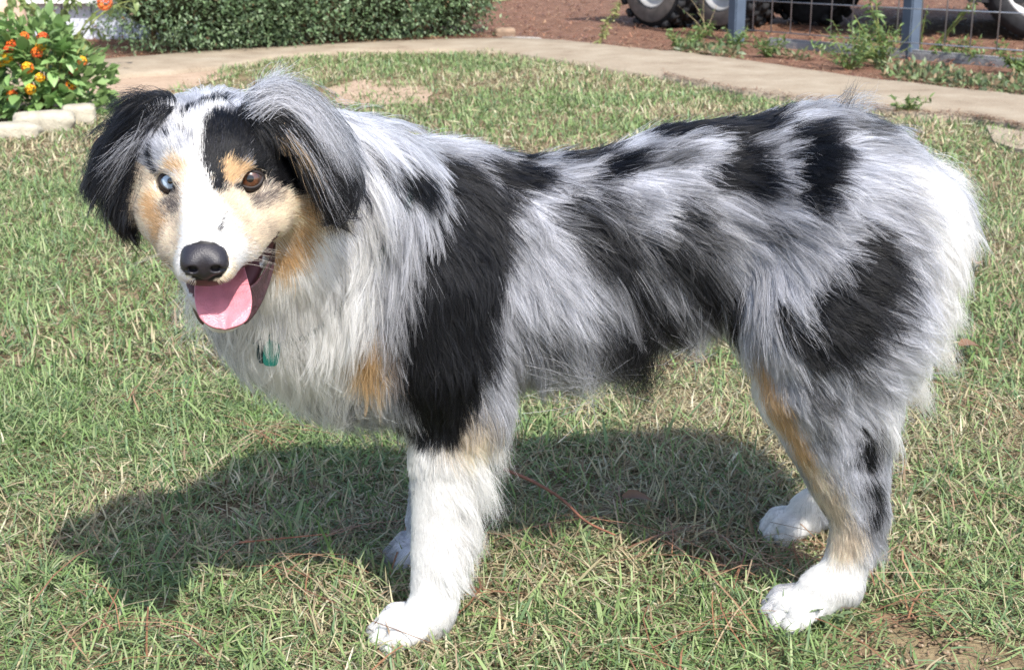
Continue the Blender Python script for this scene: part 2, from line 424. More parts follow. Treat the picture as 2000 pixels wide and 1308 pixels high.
for k in range(900):
    i = rg.integers(10, len(near) - 1); q = near[i].lerp(near[i + 1], rg.random()); pts.append(q + Vector((0, abs(rg.normal(0, .08)) - .02, .022)))
needles('path_litter', pts, .01, .06, .003, [(.20, .10, .06), (.12, .07, .045), (.33, .24, .15)], 80, .008)
def bits(n, seed):                                          # pebbles and clods in the bare earth
    rg = np.random.default_rng(seed); V, F, K = [], [], []
    base = np.array([(1, 0, 0), (-1, 0, 0), (0, 1, 0), (0, -1, 0), (0, 0, 1), (0, 0, -1)], np.float32)
    tri = np.array([(0, 2, 4), (2, 1, 4), (1, 3, 4), (3, 0, 4), (2, 0, 5), (1, 2, 5), (3, 1, 5), (0, 3, 5)])
    for k in range(n):
        c, r = BARE[rg.integers(0, len(BARE))]; a, d = rg.random() * 6.28, r * math.sqrt(rg.random())
        s = rg.uniform(.0012, .0040) * (1.8 if c.y > 3 else 1)
        V.append(base * s * rg.uniform(.6, 1.2, (6, 3)) * (1, 1, .7) + (c.x + d * math.cos(a), c.y + d * math.sin(a), s * .4)); F.append(tri + 6 * k)
        K.append(np.repeat(np.array([[(.22, .15, .10), (.16, .11, .07), (.30, .23, .16)][rg.integers(0, 3)]]), 6, 0))
    stuff_mesh('soil_crumbs', np.concatenate(V), np.concatenate(F), np.concatenate(K), attr_mat('crumbs', rough=.95))
bits(1300, 90)
# ================================================================== THINGS ROUND THE LAWN
def leaf_mesh(name, L, W, fold=.25, droop=.25, n=4, mat=None):
    """one leaf lying along +x from the origin: two rows of faces folded at the midrib"""
    bm = bmesh.new(); rows = []
    for i in range(n + 1):
        t = i / n; w = W * .5 * (math.sin(math.pi * min(t * .92 + .06, 1)) ** .8) * (1.15 - .5 * t); x = L * t; z = -droop * L * t * t
        rows.append([bm.verts.new((x, -w, z + fold * w)), bm.verts.new((x, 0, z)), bm.verts.new((x, w, z + fold * w))])
    for a, b in zip(rows, rows[1:]):
        bm.faces.new((a[0], b[0], b[1], a[1])); bm.faces.new((a[1], b[1], b[2], a[2]))
    me = bpy.data.meshes.new(name); bm.to_mesh(me); bm.free()
    me.polygons.foreach_set('use_smooth', [True] * len(me.polygons))
    if mat: me.materials.append(mat)
    return me
def leaf_material(name, col, transl=.3, rough=.42, var=.35):
    m = simple_mat(name, col, rough, .35)
    nt = m.node_tree; b = nt.nodes['Principled BSDF']
    oi = nt.nodes.new('ShaderNodeObjectInfo'); hs = nt.nodes.new('ShaderNodeHueSaturation'); hs.inputs['Color'].default_value = (*col, 1)
    mr = nt.nodes.new('ShaderNodeMapRange'); mr.inputs['To Min'].default_value = 1 - var; mr.inputs['To Max'].default_value = 1 + var
    nt.links.new(oi.outputs['Random'], mr.inputs[0]); nt.links.new(mr.outputs[0], hs.inputs['Value']); nt.links.new(hs.outputs[0], b.inputs['Base Color'])
    t = nt.nodes.new('ShaderNodeBsdfTranslucent'); mix = nt.nodes.new('ShaderNodeMixShader'); mix.inputs[0].default_value = transl
    nt.links.new(hs.outputs[0], t.inputs[0]); nt.links.new(b.outputs[0], mix.inputs[1]); nt.links.new(t.outputs[0], mix.inputs[2])
    nt.links.new(mix.outputs[0], nt.nodes['Material Output'].inputs[0])
    return m
def aim(d, roll=0.0):
    """rotation that turns +x to the direction d"""
    d = Vector(d).normalized(); q = d.to_track_quat('X', 'Z'); return (q @ Vector((1, 0, 0)).rotation_difference(Vector((1, 0, 0))) @ Matrix.Rotation(roll, 3, 'X').to_quaternion()).to_euler()
def leaf_cloud(name, P_, D_, Ls, Ws, cols, mat, rg, fold=.3):
    """many small leaves as one mesh: points, directions, lengths, widths, colours"""
    n = len(P_); D_ = unit(D_); up = unit(rg.normal(0, 1, (n, 3)) + (0, 0, .8)); s = unit(np.cross(D_, up)); nn = np.cross(s, D_)
    L, W = Ls[:, None], Ws[:, None]
    a = P_; b = P_ + D_ * L * .5 + s * W * .5 + nn * W * fold * .5; c = P_ + D_ * L; d = P_ + D_ * L * .5 - s * W * .5 + nn * W * fold * .5; m = P_ + D_ * L * .5
    V = np.stack([a, b, c, d], 1).reshape(-1, 3)
    F = ((np.arange(n) * 4)[:, None, None] + np.array([[0, 1, 2], [0, 2, 3]])[None]).reshape(-1, 3)
    me = np_mesh(name, V, F); set_col(me, 'col', np.repeat(cols, 4, 0)); o = link_mesh(name, me, mat, smooth=False); o['kind'] = 'stuff'; return o
M_LEAFCLOUD = attr_mat('small_leaves', rough=.45, spec=.35, transl=.22)
M_STEM = simple_mat('stem_bark', (.17, .12, .075), .85, .1, var=.3, scale=40)
M_GSTEM = simple_mat('green_stem', (.20, .22, .07), .6, .2, var=.2, scale=40)

# ---- house wall on the left, behind the plants
HY = 8.05
house = empty('house', (-4.3, HY, 0), 0, 'white house wall with boarded skirting behind the left flower bed', 'house')
M_WHITE = simple_mat('white_siding', (.78, .78, .76), .5, .3, var=.05, scale=6)
M_SKIRT = simple_mat('skirting_boards', (.55, .58, .64), .6, .25, var=.10, scale=8)
for k in range(13):                                             # lapped boards
    bm = bmesh.new(); z = .235 + k * .16
    vs = [bm.verts.new(v) for v in ((-3.0, 0, z), (3.0, 0, z), (3.0, .018, z + .165), (-3.0, .018, z + .165), (-3.0, .03, z), (3.0, .03, z), (3.0, .03, z + .165), (-3.0, .03, z + .165))]
    for f in ((0, 1, 2, 3), (5, 4, 7, 6), (0, 4, 5, 1), (3, 2, 6, 7), (0, 3, 7, 4), (1, 5, 6, 2)): bm.faces.new([vs[i] for i in f])
    bm_obj('siding_board', bm, M_WHITE, house, False)
bm = bmesh.new(); bm_box(bm, (-3.02, -.012, .195), (3.02, .06, .233)); bm_obj('trim', bm, M_WHITE, house, False)
for k in range(38):
    x = -3.0 + k * .158; bm = bmesh.new(); bm_box(bm, (x, .05, -.02), (x + .150, .065 + .004 * (k % 3), .193)); bm_obj('skirting_board', bm, M_SKIRT, house, False)
bm = bmesh.new(); bm_box(bm, (-2.99, .08, -.02), (2.99, 3.0, 2.3)); bm_obj('wall', bm, M_WHITE, house, False)
bm = bmesh.new()
v = [bm.verts.new(p) for p in ((-3.3, -.35, 2.27), (3.3, -.35, 2.27), (3.3, 3.4, 2.27), (-3.3, 3.4, 2.27), (-3.3, 1.5, 3.1), (3.3, 1.5, 3.1))]
for f in ((0, 1, 5, 4), (2, 3, 4, 5), (0, 4, 3), (1, 2, 5), (3, 2, 1, 0)): bm.faces.new([v[i] for i in f])
bm_obj('roof', bm, simple_mat('roof_shingle', (.16, .15, .15), .9, .1, var=.3, scale=12), house, False)

# ---- hedge
def hedge():
    rg = np.random.default_rng(31)
    a, b = G(250, 122), G(905, 80)
    root = empty('hedge', (a + b) / 2, 0, 'long dark green hedge behind the concrete path', 'hedge')
    o = np.array(root.location, np.float32)
    lobes = []
    for k in range(34):
        t = k / 33 + rg.normal(0, .012); c = np.array(a.lerp(b, t)); r = rg.uniform(.28, .40) * (1 if .04 < t < .95 else .62)
        lobes.append((c + (rg.normal(0, .05), .36 + rg.uniform(-.10, .22), r * .78 + rg.uniform(-.05, .12)), r))
        lobes.append((c + (rg.normal(0, .08), .50 + rg.uniform(-.05, .15), .55 + rg.uniform(-.1, .22)), r * .95))
    P_, D_, K = [], [], []
    for c, r in lobes:
        n = int(1900 * (r / .33) ** 2); d = unit(rg.normal(0, 1, (n, 3))); d[:, 1] = -np.abs(d[:, 1]) * np.where(rg.random(n) < .78, 1, -1)
        d = unit(d); bump = 1 + .16 * (vnoise((c + d * r).astype(np.float32), 9, 71) - .5) * 2 + .10 * (vnoise((c + d * r).astype(np.float32), 24, 72) - .5) * 2
        rr = r * bump * (1 + .45 * (rg.random(n) < .26) * rg.random(n) ** 2 - .32 * rg.random(n) ** 1.6)
        P_.append(c + d * rr[:, None] * (1, .85, 1)); D_.append(d + rg.normal(0, .7, (n, 3)) + (0, 0, .25)); K.append(rg.random(n))
    P_, D_ = np.concatenate(P_), np.concatenate(D_); ok = P_[:, 2] > .015; P_, D_ = P_[ok], D_[ok]; n = len(P_)
    cl = np.array([(.115, .185, .085), (.15, .225, .105), (.20, .265, .150), (.10, .150, .085)], np.float32)[rg.integers(0, 4, n)]
    cl = cl * (.75 + .5 * rg.random(n))[:, None]
    dead = rg.random(n) < .02; cl[dead] = (.16, .10, .05)
    f = leaf_cloud('foliage', P_ - o, D_, .015 + .017 * rg.random(n), .007 + .008 * rg.random(n), cl, M_LEAFCLOUD, rg); f.parent = root
    bm = bmesh.new()
    for k in range(90):
        t = rg.random(); p = np.array(a.lerp(b, t)) - o + (0, .3 + .15 * rg.random(), 0); q = [p]
        for j in range(4): q.append(q[-1] + rg.normal(0, .05, 3) + (0, -.03, .14))
        bm_tube(bm, q, [.007, .006, .005, .004, .002], 5)
    s = bm_obj('stem', bm, M_STEM, root); s['kind'] = 'stuff'
    bm = bmesh.new()                                            # dark blobs added inside the hedge to block light between the leaves
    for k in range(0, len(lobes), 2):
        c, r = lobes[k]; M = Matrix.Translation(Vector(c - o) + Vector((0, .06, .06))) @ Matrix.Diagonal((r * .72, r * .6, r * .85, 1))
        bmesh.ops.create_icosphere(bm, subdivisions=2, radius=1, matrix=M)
    bm_obj('dark_core', bm, simple_mat('hedge_core', (.035, .040, .022), .95, .05, var=.5, scale=30, bump=.6), root)['kind'] = 'stuff'
hedge()

# ---- flower bush (lantana) and its stones
def florets_mesh(name, c_in, c_out):
    bm = bmesh.new(); lay = bm.verts.layers.float_color.new('col'); rr = random.Random(hash(name) % 1000)
    for ring, n, el in ((0, 1, 90), (1, 5, 58), (2, 9, 25), (3, 10, 2)):
        for k in range(n):
            a = 2 * math.pi * (k + .3 * ring) / n + rr.uniform(-.1, .1); e = R(el)
            d = Vector((math.cos(a) * math.cos(e), math.sin(a) * math.cos(e), math.sin(e)))
            c = d * .0105; t = d.orthogonal().normalized(); u = d.cross(t); col = [c_in, c_in, c_out, c_out][ring]
            col = tuple(min(1, x * rr.uniform(.8, 1.15)) for x in col)
            o = bm.verts.new(c); o[lay] = (*[x * .8 for x in col], 1); vs = []
            for j in range(10):
                q = 2 * math.pi * j / 10; r = .0044 if j % 2 == 0 else .0026
                w = bm.verts.new(c + (t * math.cos(q) + u * math.sin(q)) * r + d * .0012); w[lay] = (*col, 1); vs.append(w)
            for j in range(10): bm.faces.new((o, vs[j], vs[(j + 1) % 10]))
    me = bpy.data.meshes.new(name); bm.to_mesh(me); bm.free(); me.materials.append(M_PETAL); return me
M_PETAL = attr_mat('petals', rough=.55, spec=.2, transl=.2)
def lantana():
    rg = np.random.default_rng(41)
    c = G(66, 238); root = empty('flower_bush', (c.x, c.y + .16, 0), 0, 'rounded green bush with clusters of orange, red and yellow flowers', 'flower bush')
    o = Vector(root.location); mat = leaf_material('flower_bush_leaf', (.20, .32, .11), .30)
    lm = [leaf_mesh('leaf', .048, .030, .25, .30, 4, mat), leaf_mesh('leaf', .040, .024, .3, .45, 4, mat), leaf_mesh('leaf', .056, .034, .2, .2, 4, mat)]
    RX, RY, RZ = .205, .21, .325
    cand = []
    while len(cand) < 1300:
        d = unit(rg.normal(0, 1, 3)); 
        if d[2] < -.25: continue
        lump = 1 + .12 * math.sin(7 * d[0] + 3 * d[1]) + .08 * math.sin(11 * d[2] + 5 * d[0])
        r = lump * (1 - .35 * rg.random() ** 1.5)
        p = Vector((d[0] * RX * r, d[1] * RY * r, max(.02, .02 + (d[2] * .88 + .12) * RZ * r)))
        out = Vector((d[0], d[1], .25 + d[2] * .5)) + Vector(rg.normal(0, .45, 3)); vis = (-d[1] * 1.0 + d[2] * .5 + r)
        cand.append((vis, p, out))
    cand.sort(key=lambda q: -q[0])
    for i, (_, p, out) in enumerate(cand[:300]):
        l = bpy.data.objects.new('leaf', lm[i % 3]); C.objects.link(l); l.parent = root; l.location = p; l.rotation_euler = aim(out, rg.normal(0, .35)); s = rg.uniform(.85, 1.45); l.scale = (s, s, s)
    rest = cand[300:]; n = len(rest)
    f = leaf_cloud('foliage', np.array([q[1] for q in rest]), np.array([q[2] for q in rest]), .045 + .01 * rg.random(n), .026 + .006 * rg.random(n), np.array([(.16, .245, .085)]) * (.7 + .6 * rg.random((n, 1))), M_LEAFCLOUD, rg); f.parent = root
    bm = bmesh.new()
    for k in range(26):
        a = 6.28 * k / 26; q = [Vector((0, 0, 0)), Vector((math.cos(a) * .07, math.sin(a) * .07, .12)), Vector((math.cos(a) * .15, math.sin(a) * .15, .24))]; bm_tube(bm, q, [.005, .004, .002], 5)
    bm_obj('stems', bm, M_GSTEM, root)
    red, orr, yel, dor = (.52, .030, .030), (.72, .17, .02), (.80, .46, .03), (.65, .10, .025)
    fm = {k: florets_mesh('flower', *v) for k, v in dict(r=(dor, red), o=(yel, orr), y=(yel, (.78, .36, .02)), d=(orr, dor)).items()}
    for px, py, k in ((48, 72, 'd'), (84, 75, 'r'), (22, 86, 'd'), (17, 99, 'r'), (15, 114, 'y'), (4, 120, 'y'), (80, 91, 'y'), (72, 104, 'd'), (54, 133, 'o'), (78, 152, 'y'), (143, 139, 'r'), (140, 168, 'o'), (60, 175, 'y'), (160, 120, 'o'), (24, 188, 'd')):
        d = ray(px, py); best = None                            # push the head out to the surface of the bush
        for j in range(220):
            q = Vector((0, 0, CAM_H)) + d * (4.4 + j * .005); w = q - o
            if (w.x / RX) ** 2 + (w.y / RY) ** 2 + ((w.z - .03) / RZ) ** 2 < 1.02: best = w; break
        if best is None: best = P(px, py, o.y - .02) - o
        l = bpy.data.objects.new('flower', fm[k]); C.objects.link(l); l.parent = root; l.location = best
        nrm = Vector((best.x / RX ** 2, best.y / RY ** 2 - 1.5, best.z / RZ ** 2 + 3)).normalized(); l.rotation_euler = nrm.to_track_quat('Z', 'Y').to_euler(); s = rg.uniform(1.35, 1.75); l.scale = (s, s, s)
    return root
lantana()
M_STONE = simple_mat('pale_stone', (.36, .325, .255), .9, .15, var=.22, scale=25, bump=.5, bscale=90)
def stone(name, c, sx, sy, sz, rz, seed, label, cat='stone', mat=None, group=None):
    rr = random.Random(seed); bm = bmesh.new(); bmesh.ops.create_cube(bm, size=2); bmesh.ops.subdivide_edges(bm, edges=bm.edges[:], cuts=5, use_grid_fill=True)
    off = Vector((seed * 3.1, seed * 1.7, 0))
    for v in bm.verts:
        p = v.co; q = Vector([math.copysign(abs(x) ** 1.0, x) for x in p]); l = (abs(p.x) ** 5 + abs(p.y) ** 5 + abs(p.z) ** 5) ** .2
        q = p / l; q *= 1 + .13 * mnoise.noise(q * 1.6 + off) + .05 * mnoise.noise(q * 5 + off)
        v.co = Vector((q.x * sx, q.y * sy, q.z * sz))
    o = bm_obj(name, bm, mat or M_STONE); o.location = (c[0], c[1], sz * .72); o.rotation_euler = (0, 0, rz)
    return tag(o, label, cat, group)
gs = 'pale stones edging the flower bed'
c = G(10, 272); stone('edging_stone', (c.x - .02, c.y), .13, .055, .030, .1, 1, 'pale edging stone cut by the left edge of the photo', group=gs)
c = G(88, 258); stone('edging_stone', c, .098, .05, .040, .30, 2, 'longest pale edging stone below the middle of the flower bush', group=gs)
c = G(156, 242); stone('edging_stone', c, .055, .05, .038, .2, 3, 'squarish pale edging stone right of the longest one', group=gs)
c = G(184, 225); stone('edging_stone', c, .045, .045, .030, .5, 4, 'small low edging stone at the right end of the bed', group=gs)
c = G(8, 95); stone('boulder', c, .14, .12, .15, .2, 6, 'pinkish tan boulder behind the flower bush by the house', 'boulder', simple_mat('pink_stone', (.45, .33, .26), .9, .1, var=.2, scale=12, bump=.4))
c = G(985, 72); stone('rock', c, .06, .045, .028, .2, 8, 'rounded tan rock beyond the path beside the hedge', 'rock', simple_mat('tan_rock', (.24, .17, .12), .9, .1, var=.25, scale=20, bump=.5))
c = G(1018, 81); stone('rock', c, .11, .06, .012, -.2, 9, 'flat grey stone lying at the far edge of the path', 'rock', simple_mat('grey_rock', (.34, .31, .28), .9, .1, var=.2, scale=20, bump=.5))
c = G(910, 3); stone('concrete_block', (c.x, c.y + .3), .40, .12, .12, .05, 10, 'grey concrete block at the far end of the hedge', 'block', simple_mat('grey_block', (.24, .26, .29), .9, .1, var=.1, scale=8))

# ---- shrub between the flower bush and the wall
def shrub():
    rg = np.random.default_rng(43); c = G(120, 150); root = empty('shrub', (c.x, c.y, 0), 0, 'thin leggy shrub with drooping leaves before the white wall', 'shrub')
    o = Vector(root.location); mat = leaf_material('shrub_leaf', (.150, .200, .070), .35)
    lm = [leaf_mesh('leaf', .062, .036, .2, .4, 4, mat), leaf_mesh('leaf', .050, .030, .3, .55, 4, mat)]
    bm = bmesh.new(); leaves = []
    for k in range(17):
        tx, ty = rg.uniform(-40, 300), rg.uniform(-60, 100)
        if tx < 60 and ty > 40: ty -= 50
        e = P(tx, ty, o.y + rg.uniform(-.25, .3)) - o; b = Vector((rg.normal(0, .04), rg.normal(0, .04), 0))
        m1 = b.lerp(e, .35) + Vector((0, 0, .16 + .05 * rg.random())); m2 = b.lerp(e, .72) + Vector((0, 0, .10)) + Vector(rg.normal(0, .02, 3))
        q = [b, m1, m2, e]; fine = []
        for i in range(13):
            t = i / 12; fine.append(b * (1 - t) ** 3 + m1 * 3 * t * (1 - t) ** 2 + m2 * 3 * t * t * (1 - t) + e * t ** 3)
        bm_tube(bm, fine, [.005 - .0035 * i / 12 for i in range(13)], 5)
        for i in range(4, 13):
            for s in range(1 if rg.random() < .8 else 2): leaves.append((fine[i], Vector(rg.normal(0, 1, 3)) + Vector((0, -.3, -.5))))
    bm_obj('branches', bm, M_GSTEM, root)
    for i, (p, d) in enumerate(leaves[:300]):
        l = bpy.data.objects.new('leaf', lm[i % 2]); C.objects.link(l); l.parent = root; l.location = p; l.rotation_euler = aim(d, rg.normal(0, .5)); s = rg.uniform(.45, .9); l.scale = (s, s, s)
    me = florets_mesh('flower', (.75, .22, .05), (.62, .13, .04))
    l = bpy.data.objects.new('flower', me); C.objects.link(l); l.parent = root; l.location = P(205, 4, o.y - .1) - o; l.rotation_euler = (2.2, .3, 0); l.scale = (2.6, 2.6, 3.4)
shrub()

# ---- fence
FA, FB = P(1437, 57, 8.0), P(2120, 108, 6.0)
def fence():
    root = empty('wire_fence', (1.6, 7.0, 0), 0, 'welded wire mesh fence on blue grey posts beyond the path', 'fence'); o = Vector(root.location)
    m_post = simple_mat('post_paint', (.075, .10, .14), .6, .3, var=.12, scale=15); m_wire = simple_mat('galvanised_wire', (.42, .43, .45), .4, .5, .6)
    for px, py, Y in ((1437, 84, 7.93), (1775, 116, 7.0)):
        g = G(px, py); bm = bmesh.new(); w = .034
        bm_box(bm, (-w, -w, -.05), (w, w, 1.35)); bmesh.ops.bevel(bm, geom=bm.edges[:], offset=.006, segments=2, affect='EDGES')
        bm_box(bm, (-w - .004, -w - .004, 1.352), (w + .004, w + .004, 1.372))
        ob = bm_obj('post', bm, m_post, root, False); ob.location = Vector((g.x, g.y, 0)) - o; ob.rotation_euler = (0, 0, .5)
    d = FB - FA; L = d.length; u = d / L; up = Vector((0, 0, 1)); n = int(L / .152)
    for k in range(9):                                          # horizontal wires
        bm = bmesh.new(); bm_tube(bm, [FA + up * .152 * k - o, FA + d * .5 + up * (.152 * k - .004) - o, FB + up * .152 * k - o], .0030, 6); bm_obj('wire', bm, m_wire, root)
    bm = bmesh.new(); bm_tube(bm, [Vector((0, 0, -.004)), Vector((0, 0, 1.22))], .0030, 6); me = bpy.data.meshes.new('wire'); bm.to_mesh(me); bm.free(); me.materials.append(m_wire)
    me.polygons.foreach_set('use_smooth', [True] * len(me.polygons))
    for k in range(1, n + 1):
        w = bpy.data.objects.new('wire', me); C.objects.link(w); w.parent = root; w.location = FA + u * .152 * k + Vector((.0061 * u.y, -.0061 * u.x, 0)) - o
    a, b = G(1500, 92), G(2150, 150); a.z = b.z = .03
    bm = bmesh.new(); L2 = (b - a).length; bm_box(bm, (0, -.025, -.04), (L2, .025, .018)); bmesh.ops.bevel(bm, geom=bm.edges[:], offset=.012, segments=2, affect='EDGES')
    e = bm_obj('edging_timber', bm, simple_mat('grey_timber', (.20, .20, .205), .85, .1, var=.25, scale=14, bump=.4), None, False)
    e.location = a; e.rotation_euler = (0, 0, math.atan2(b.y - a.y, b.x - a.x)); tag(e, 'weathered grey timber edging along the foot of the wire fence', 'timber edging')
fence()

# ---- wheels, quad bike, car
M_TYRE = simple_mat('tyre_rubber', (.022, .022, .024), .85, .2, var=.3, scale=30, bump=.2)
M_DUST = simple_mat('dusty_sidewall', (.13, .115, .105), .9, .15, var=.25, scale=20)
M_RIM = simple_mat('dull_rim', (.42, .41, .40), .5, .4, .25, var=.15, scale=18)
M_DARK = simple_mat('dark_plastic', (.02, .02, .022), .6, .3, var=.2, scale=10)
def wheel(root, c, ax, r, w, rim_r, knobs=0, spokes=0, name='wheel'):
    """a wheel whose axle lies along ax (the outer side)"""
    ax = Vector(ax).normalized(); M = Matrix.Translation(c) @ ax.to_track_quat('Z', 'Y').to_matrix().to_4x4()
    wo = bpy.data.objects.new(name, None); C.objects.link(wo); wo.parent = root; wo.matrix_local = M; wo.empty_display_size = .05
    bm = bmesh.new(); h = w / 2
    bm_lathe(bm, [(rim_r, -h * .85), (rim_r + .25 * (r - rim_r), -h * .97), (r - .35 * (r - rim_r), -h), (r - .03, -h * .92), (r - .004, -h * .7), (r, -h * .3), (r, h * .3), (r - .004, h * .7), (r - .03, h * .92), (r - .35 * (r - rim_r), h), (rim_r + .25 * (r - rim_r), h * .97), (rim_r, h * .85), (rim_r, -h * .85)], 56)
    if knobs:
        for k in range(knobs):
            for row, zz in enumerate((-.78, -.28, .28, .78)):
                a = 2 * math.pi * (k + .5 * (row % 2)) / knobs; t = Matrix.Rotation(a, 4, 'Z')
                bm_box(bm, (r - .012, -.5 * 2 * math.pi * r / knobs * .55, zz * h - h * .17), (r + .016, .5 * 2 * math.pi * r / knobs * .55, zz * h + h * .17), t)
    else:
        for k in range(60):
            t = Matrix.Rotation(2 * math.pi * k / 60, 4, 'Z')
            for zz in (-.5, 0, .5): bm_box(bm, (r - .004, -.008, zz * h - h * .2), (r + .004, .008, zz * h + h * .2), t)
    ty = bm_obj('tyre', bm, M_TYRE, wo)
    bm = bmesh.new()
    bm_lathe(bm, [(rim_r + .002, -h * .8), (rim_r + .012, h * .88), (rim_r, h * .9), (rim_r * .90, h * .72), (rim_r * .84, h * (.35 if spokes else .30)), (rim_r * .84, 0)] if spokes else [(rim_r + .002, -h * .8), (rim_r + .012, h * .88), (rim_r, h * .9), (rim_r * .88, h * .6), (rim_r * .55, h * .38), (rim_r * .42, h * .55), (rim_r * .15, h * .58), (.001, h * .58)], 48)
    for k in range(spokes):
        t = Matrix.Rotation(2 * math.pi * k / spokes, 4, 'Z')
        for s in (-1, 1):
            b0 = bm_box(bm, (.03, -.014, h * .38), (rim_r * .93, .014, h * .62)); 
            for v in b0: v.co = t @ Matrix.Translation((0, s * .012, 0)) @ Matrix.Rotation(s * .17, 4, 'Z') @ v.co
    if spokes: bm_lathe(bm, [(.062, h * .3), (.060, h * .64), (.03, h * .72), (.001, h * .72)], 24)
    bmesh.ops.recalc_face_normals(bm, faces=bm.faces)
    bm_obj('rim', bm, M_RIM, wo)
    bm = bmesh.new(); bm_lathe(bm, [(rim_r * .84, -h * .1), (.05, -h * .1), (.05, h * .1), (.001, h * .1)], 32); bm_obj('brake', bm, M_DARK, wo)
    if knobs:
        bm = bmesh.new(); bm_lathe(bm, [(rim_r + .014, h * .985 + .002), (r - .35 * (r - rim_r), h + .003), (r - .035, h * .94 + .003)], 56); bm_obj('sidewall', bm, M_DUST, wo)
    return wo
def quad_bike():
    w1, w2, w3 = G(1292, 54), G(1424, 61), G(1588, 49)
    w4 = w1 + (w3 - w2); c = (w1 + w2 + w3 + w4) / 4
    root = empty('quad_bike', c, 0, 'quad bike with knobbly dusty tyres parked behind the fence', 'quad bike')
    lat = (w3 - w2).normalized(); lat.z = 0; r = .27
    fwd = (w2 - w1).normalized()
    for p, s in ((w1, -1), (w2, -1), (w3, 1), (w4, 1)):
        wheel(root, p - c + Vector((0, 0, r)), lat * s, r, .20, .145, knobs=20)
    M = Matrix(((fwd.x, lat.x, 0, 0), (fwd.y, lat.y, 0, 0), (0, 0, 1, 0), (0, 0, 0, 1)))
    def part(name, boxes, mat, bev=.02):
        bm = bmesh.new()
        for lo, hi in boxes: bm_box(bm, lo, hi)
        bmesh.ops.bevel(bm, geom=bm.edges[:], offset=bev, segments=2, affect='EDGES')
        for v in bm.verts: v.co = M @ v.co
        return bm_obj(name, bm, mat, root)
    hb = (w2 - w1).length / 2
    part('frame', [((-hb - .1, -.10, .24), (hb + .1, .10, .36)), ((-hb - .03, -.36, .255), (-hb + .03, .36, .285)), ((hb - .03, -.36, .255), (hb + .03, .36, .285))], M_DARK, .012)
    part('fender', [((-hb - .30, -.48, .58), (-hb + .24, .48, .64)), ((hb - .24, -.48, .58), (hb + .30, .48, .64)), ((-hb - .2, -.2, .36), (hb + .2, .2, .6))], simple_mat('green_plastic', (.03, .07, .04), .4, .4), .025)
    part('seat', [((-.36, -.16, .62), (.16, .16, .74))], M_DARK, .04)
    bm = bmesh.new(); bm_tube(bm, [M @ Vector(v) for v in ((.22, 0, .6), (.2, 0, .86), (.16, .12, .92), (.1, .36, .92))], .014, 8); bm_tube(bm, [M @ Vector(v) for v in ((.2, 0, .86), (.16, -.12, .92), (.1, -.36, .92))], .014, 8); bm_obj('handlebar', bm, M_DARK, root)
quad_bike()
def car():
    g = G(2040, 84); r = .345
    yaw = R(-14); root = empty('parked_car', (g.x, g.y, 0), yaw, 'dark car with a spoked alloy wheel parked behind the right end of the fence', 'car')
    for x, y, s in ((0, 0, -1), (2.65, 0, -1), (0, 1.52, 1), (2.65, 1.52, 1)): wheel(root, Vector((x, y + .11 * (-s if s < 0 else -1) * 1, r)), (0, s, 0), r, .22, .232, spokes=5)
    M_PAINT = simple_mat('car_paint', (.030, .034, .042), .25, .5, .2); M_GLASS = simple_mat('car_glass', (.015, .018, .02), .05, .6)
    def prof(y0, y1, pts, name, mat):
        bm = bmesh.new(); rows = [[bm.verts.new((x, y, z)) for x, z in pts] for y in (y0, y1)]; n = len(pts)
        for i in range(n): bm.faces.new((rows[0][i], rows[0][(i + 1) % n], rows[1][(i + 1) % n], rows[1][i]))
        bm.faces.new(rows[0][::-1]); bm.faces.new(rows[1]); bmesh.ops.triangulate(bm, faces=[f for f in bm.faces if len(f.verts) > 4]); bmesh.ops.recalc_face_normals(bm, faces=bm.faces)
        return bm_obj(name, bm, mat, root, False)
    def arch(cx): return [(cx + .41 * math.cos(a), .345 + .41 * math.sin(a)) for a in np.linspace(math.pi, 0, 11)]
    low = [(-.95, .30), (-.43, .26)] + arch(0) + [(.43, .24), (2.22, .24)] + arch(2.65) + [(3.08, .26), (3.55, .32), (3.62, .62), (3.4, .86), (2.3, .96), (-.9, 1.0), (-1.0, .7)]
    prof(-.02, 1.54, low, 'body', M_PAINT)
    prof(.10, 1.42, [(-.85, 1.0), (-.35, 1.42), (1.1, 1.46), (2.2, .965)], 'cabin', M_PAINT)
    for y in (.09, 1.425): prof(y, y + .006, [(-.62, 1.03), (-.28, 1.36), (1.05, 1.40), (1.95, 1.0)], 'window', M_GLASS)
    prof(.02, 1.50, [(-.4, .20), (3.0, .20), (3.0, .235), (-.4, .235)], 'underbody', M_DARK)
car()

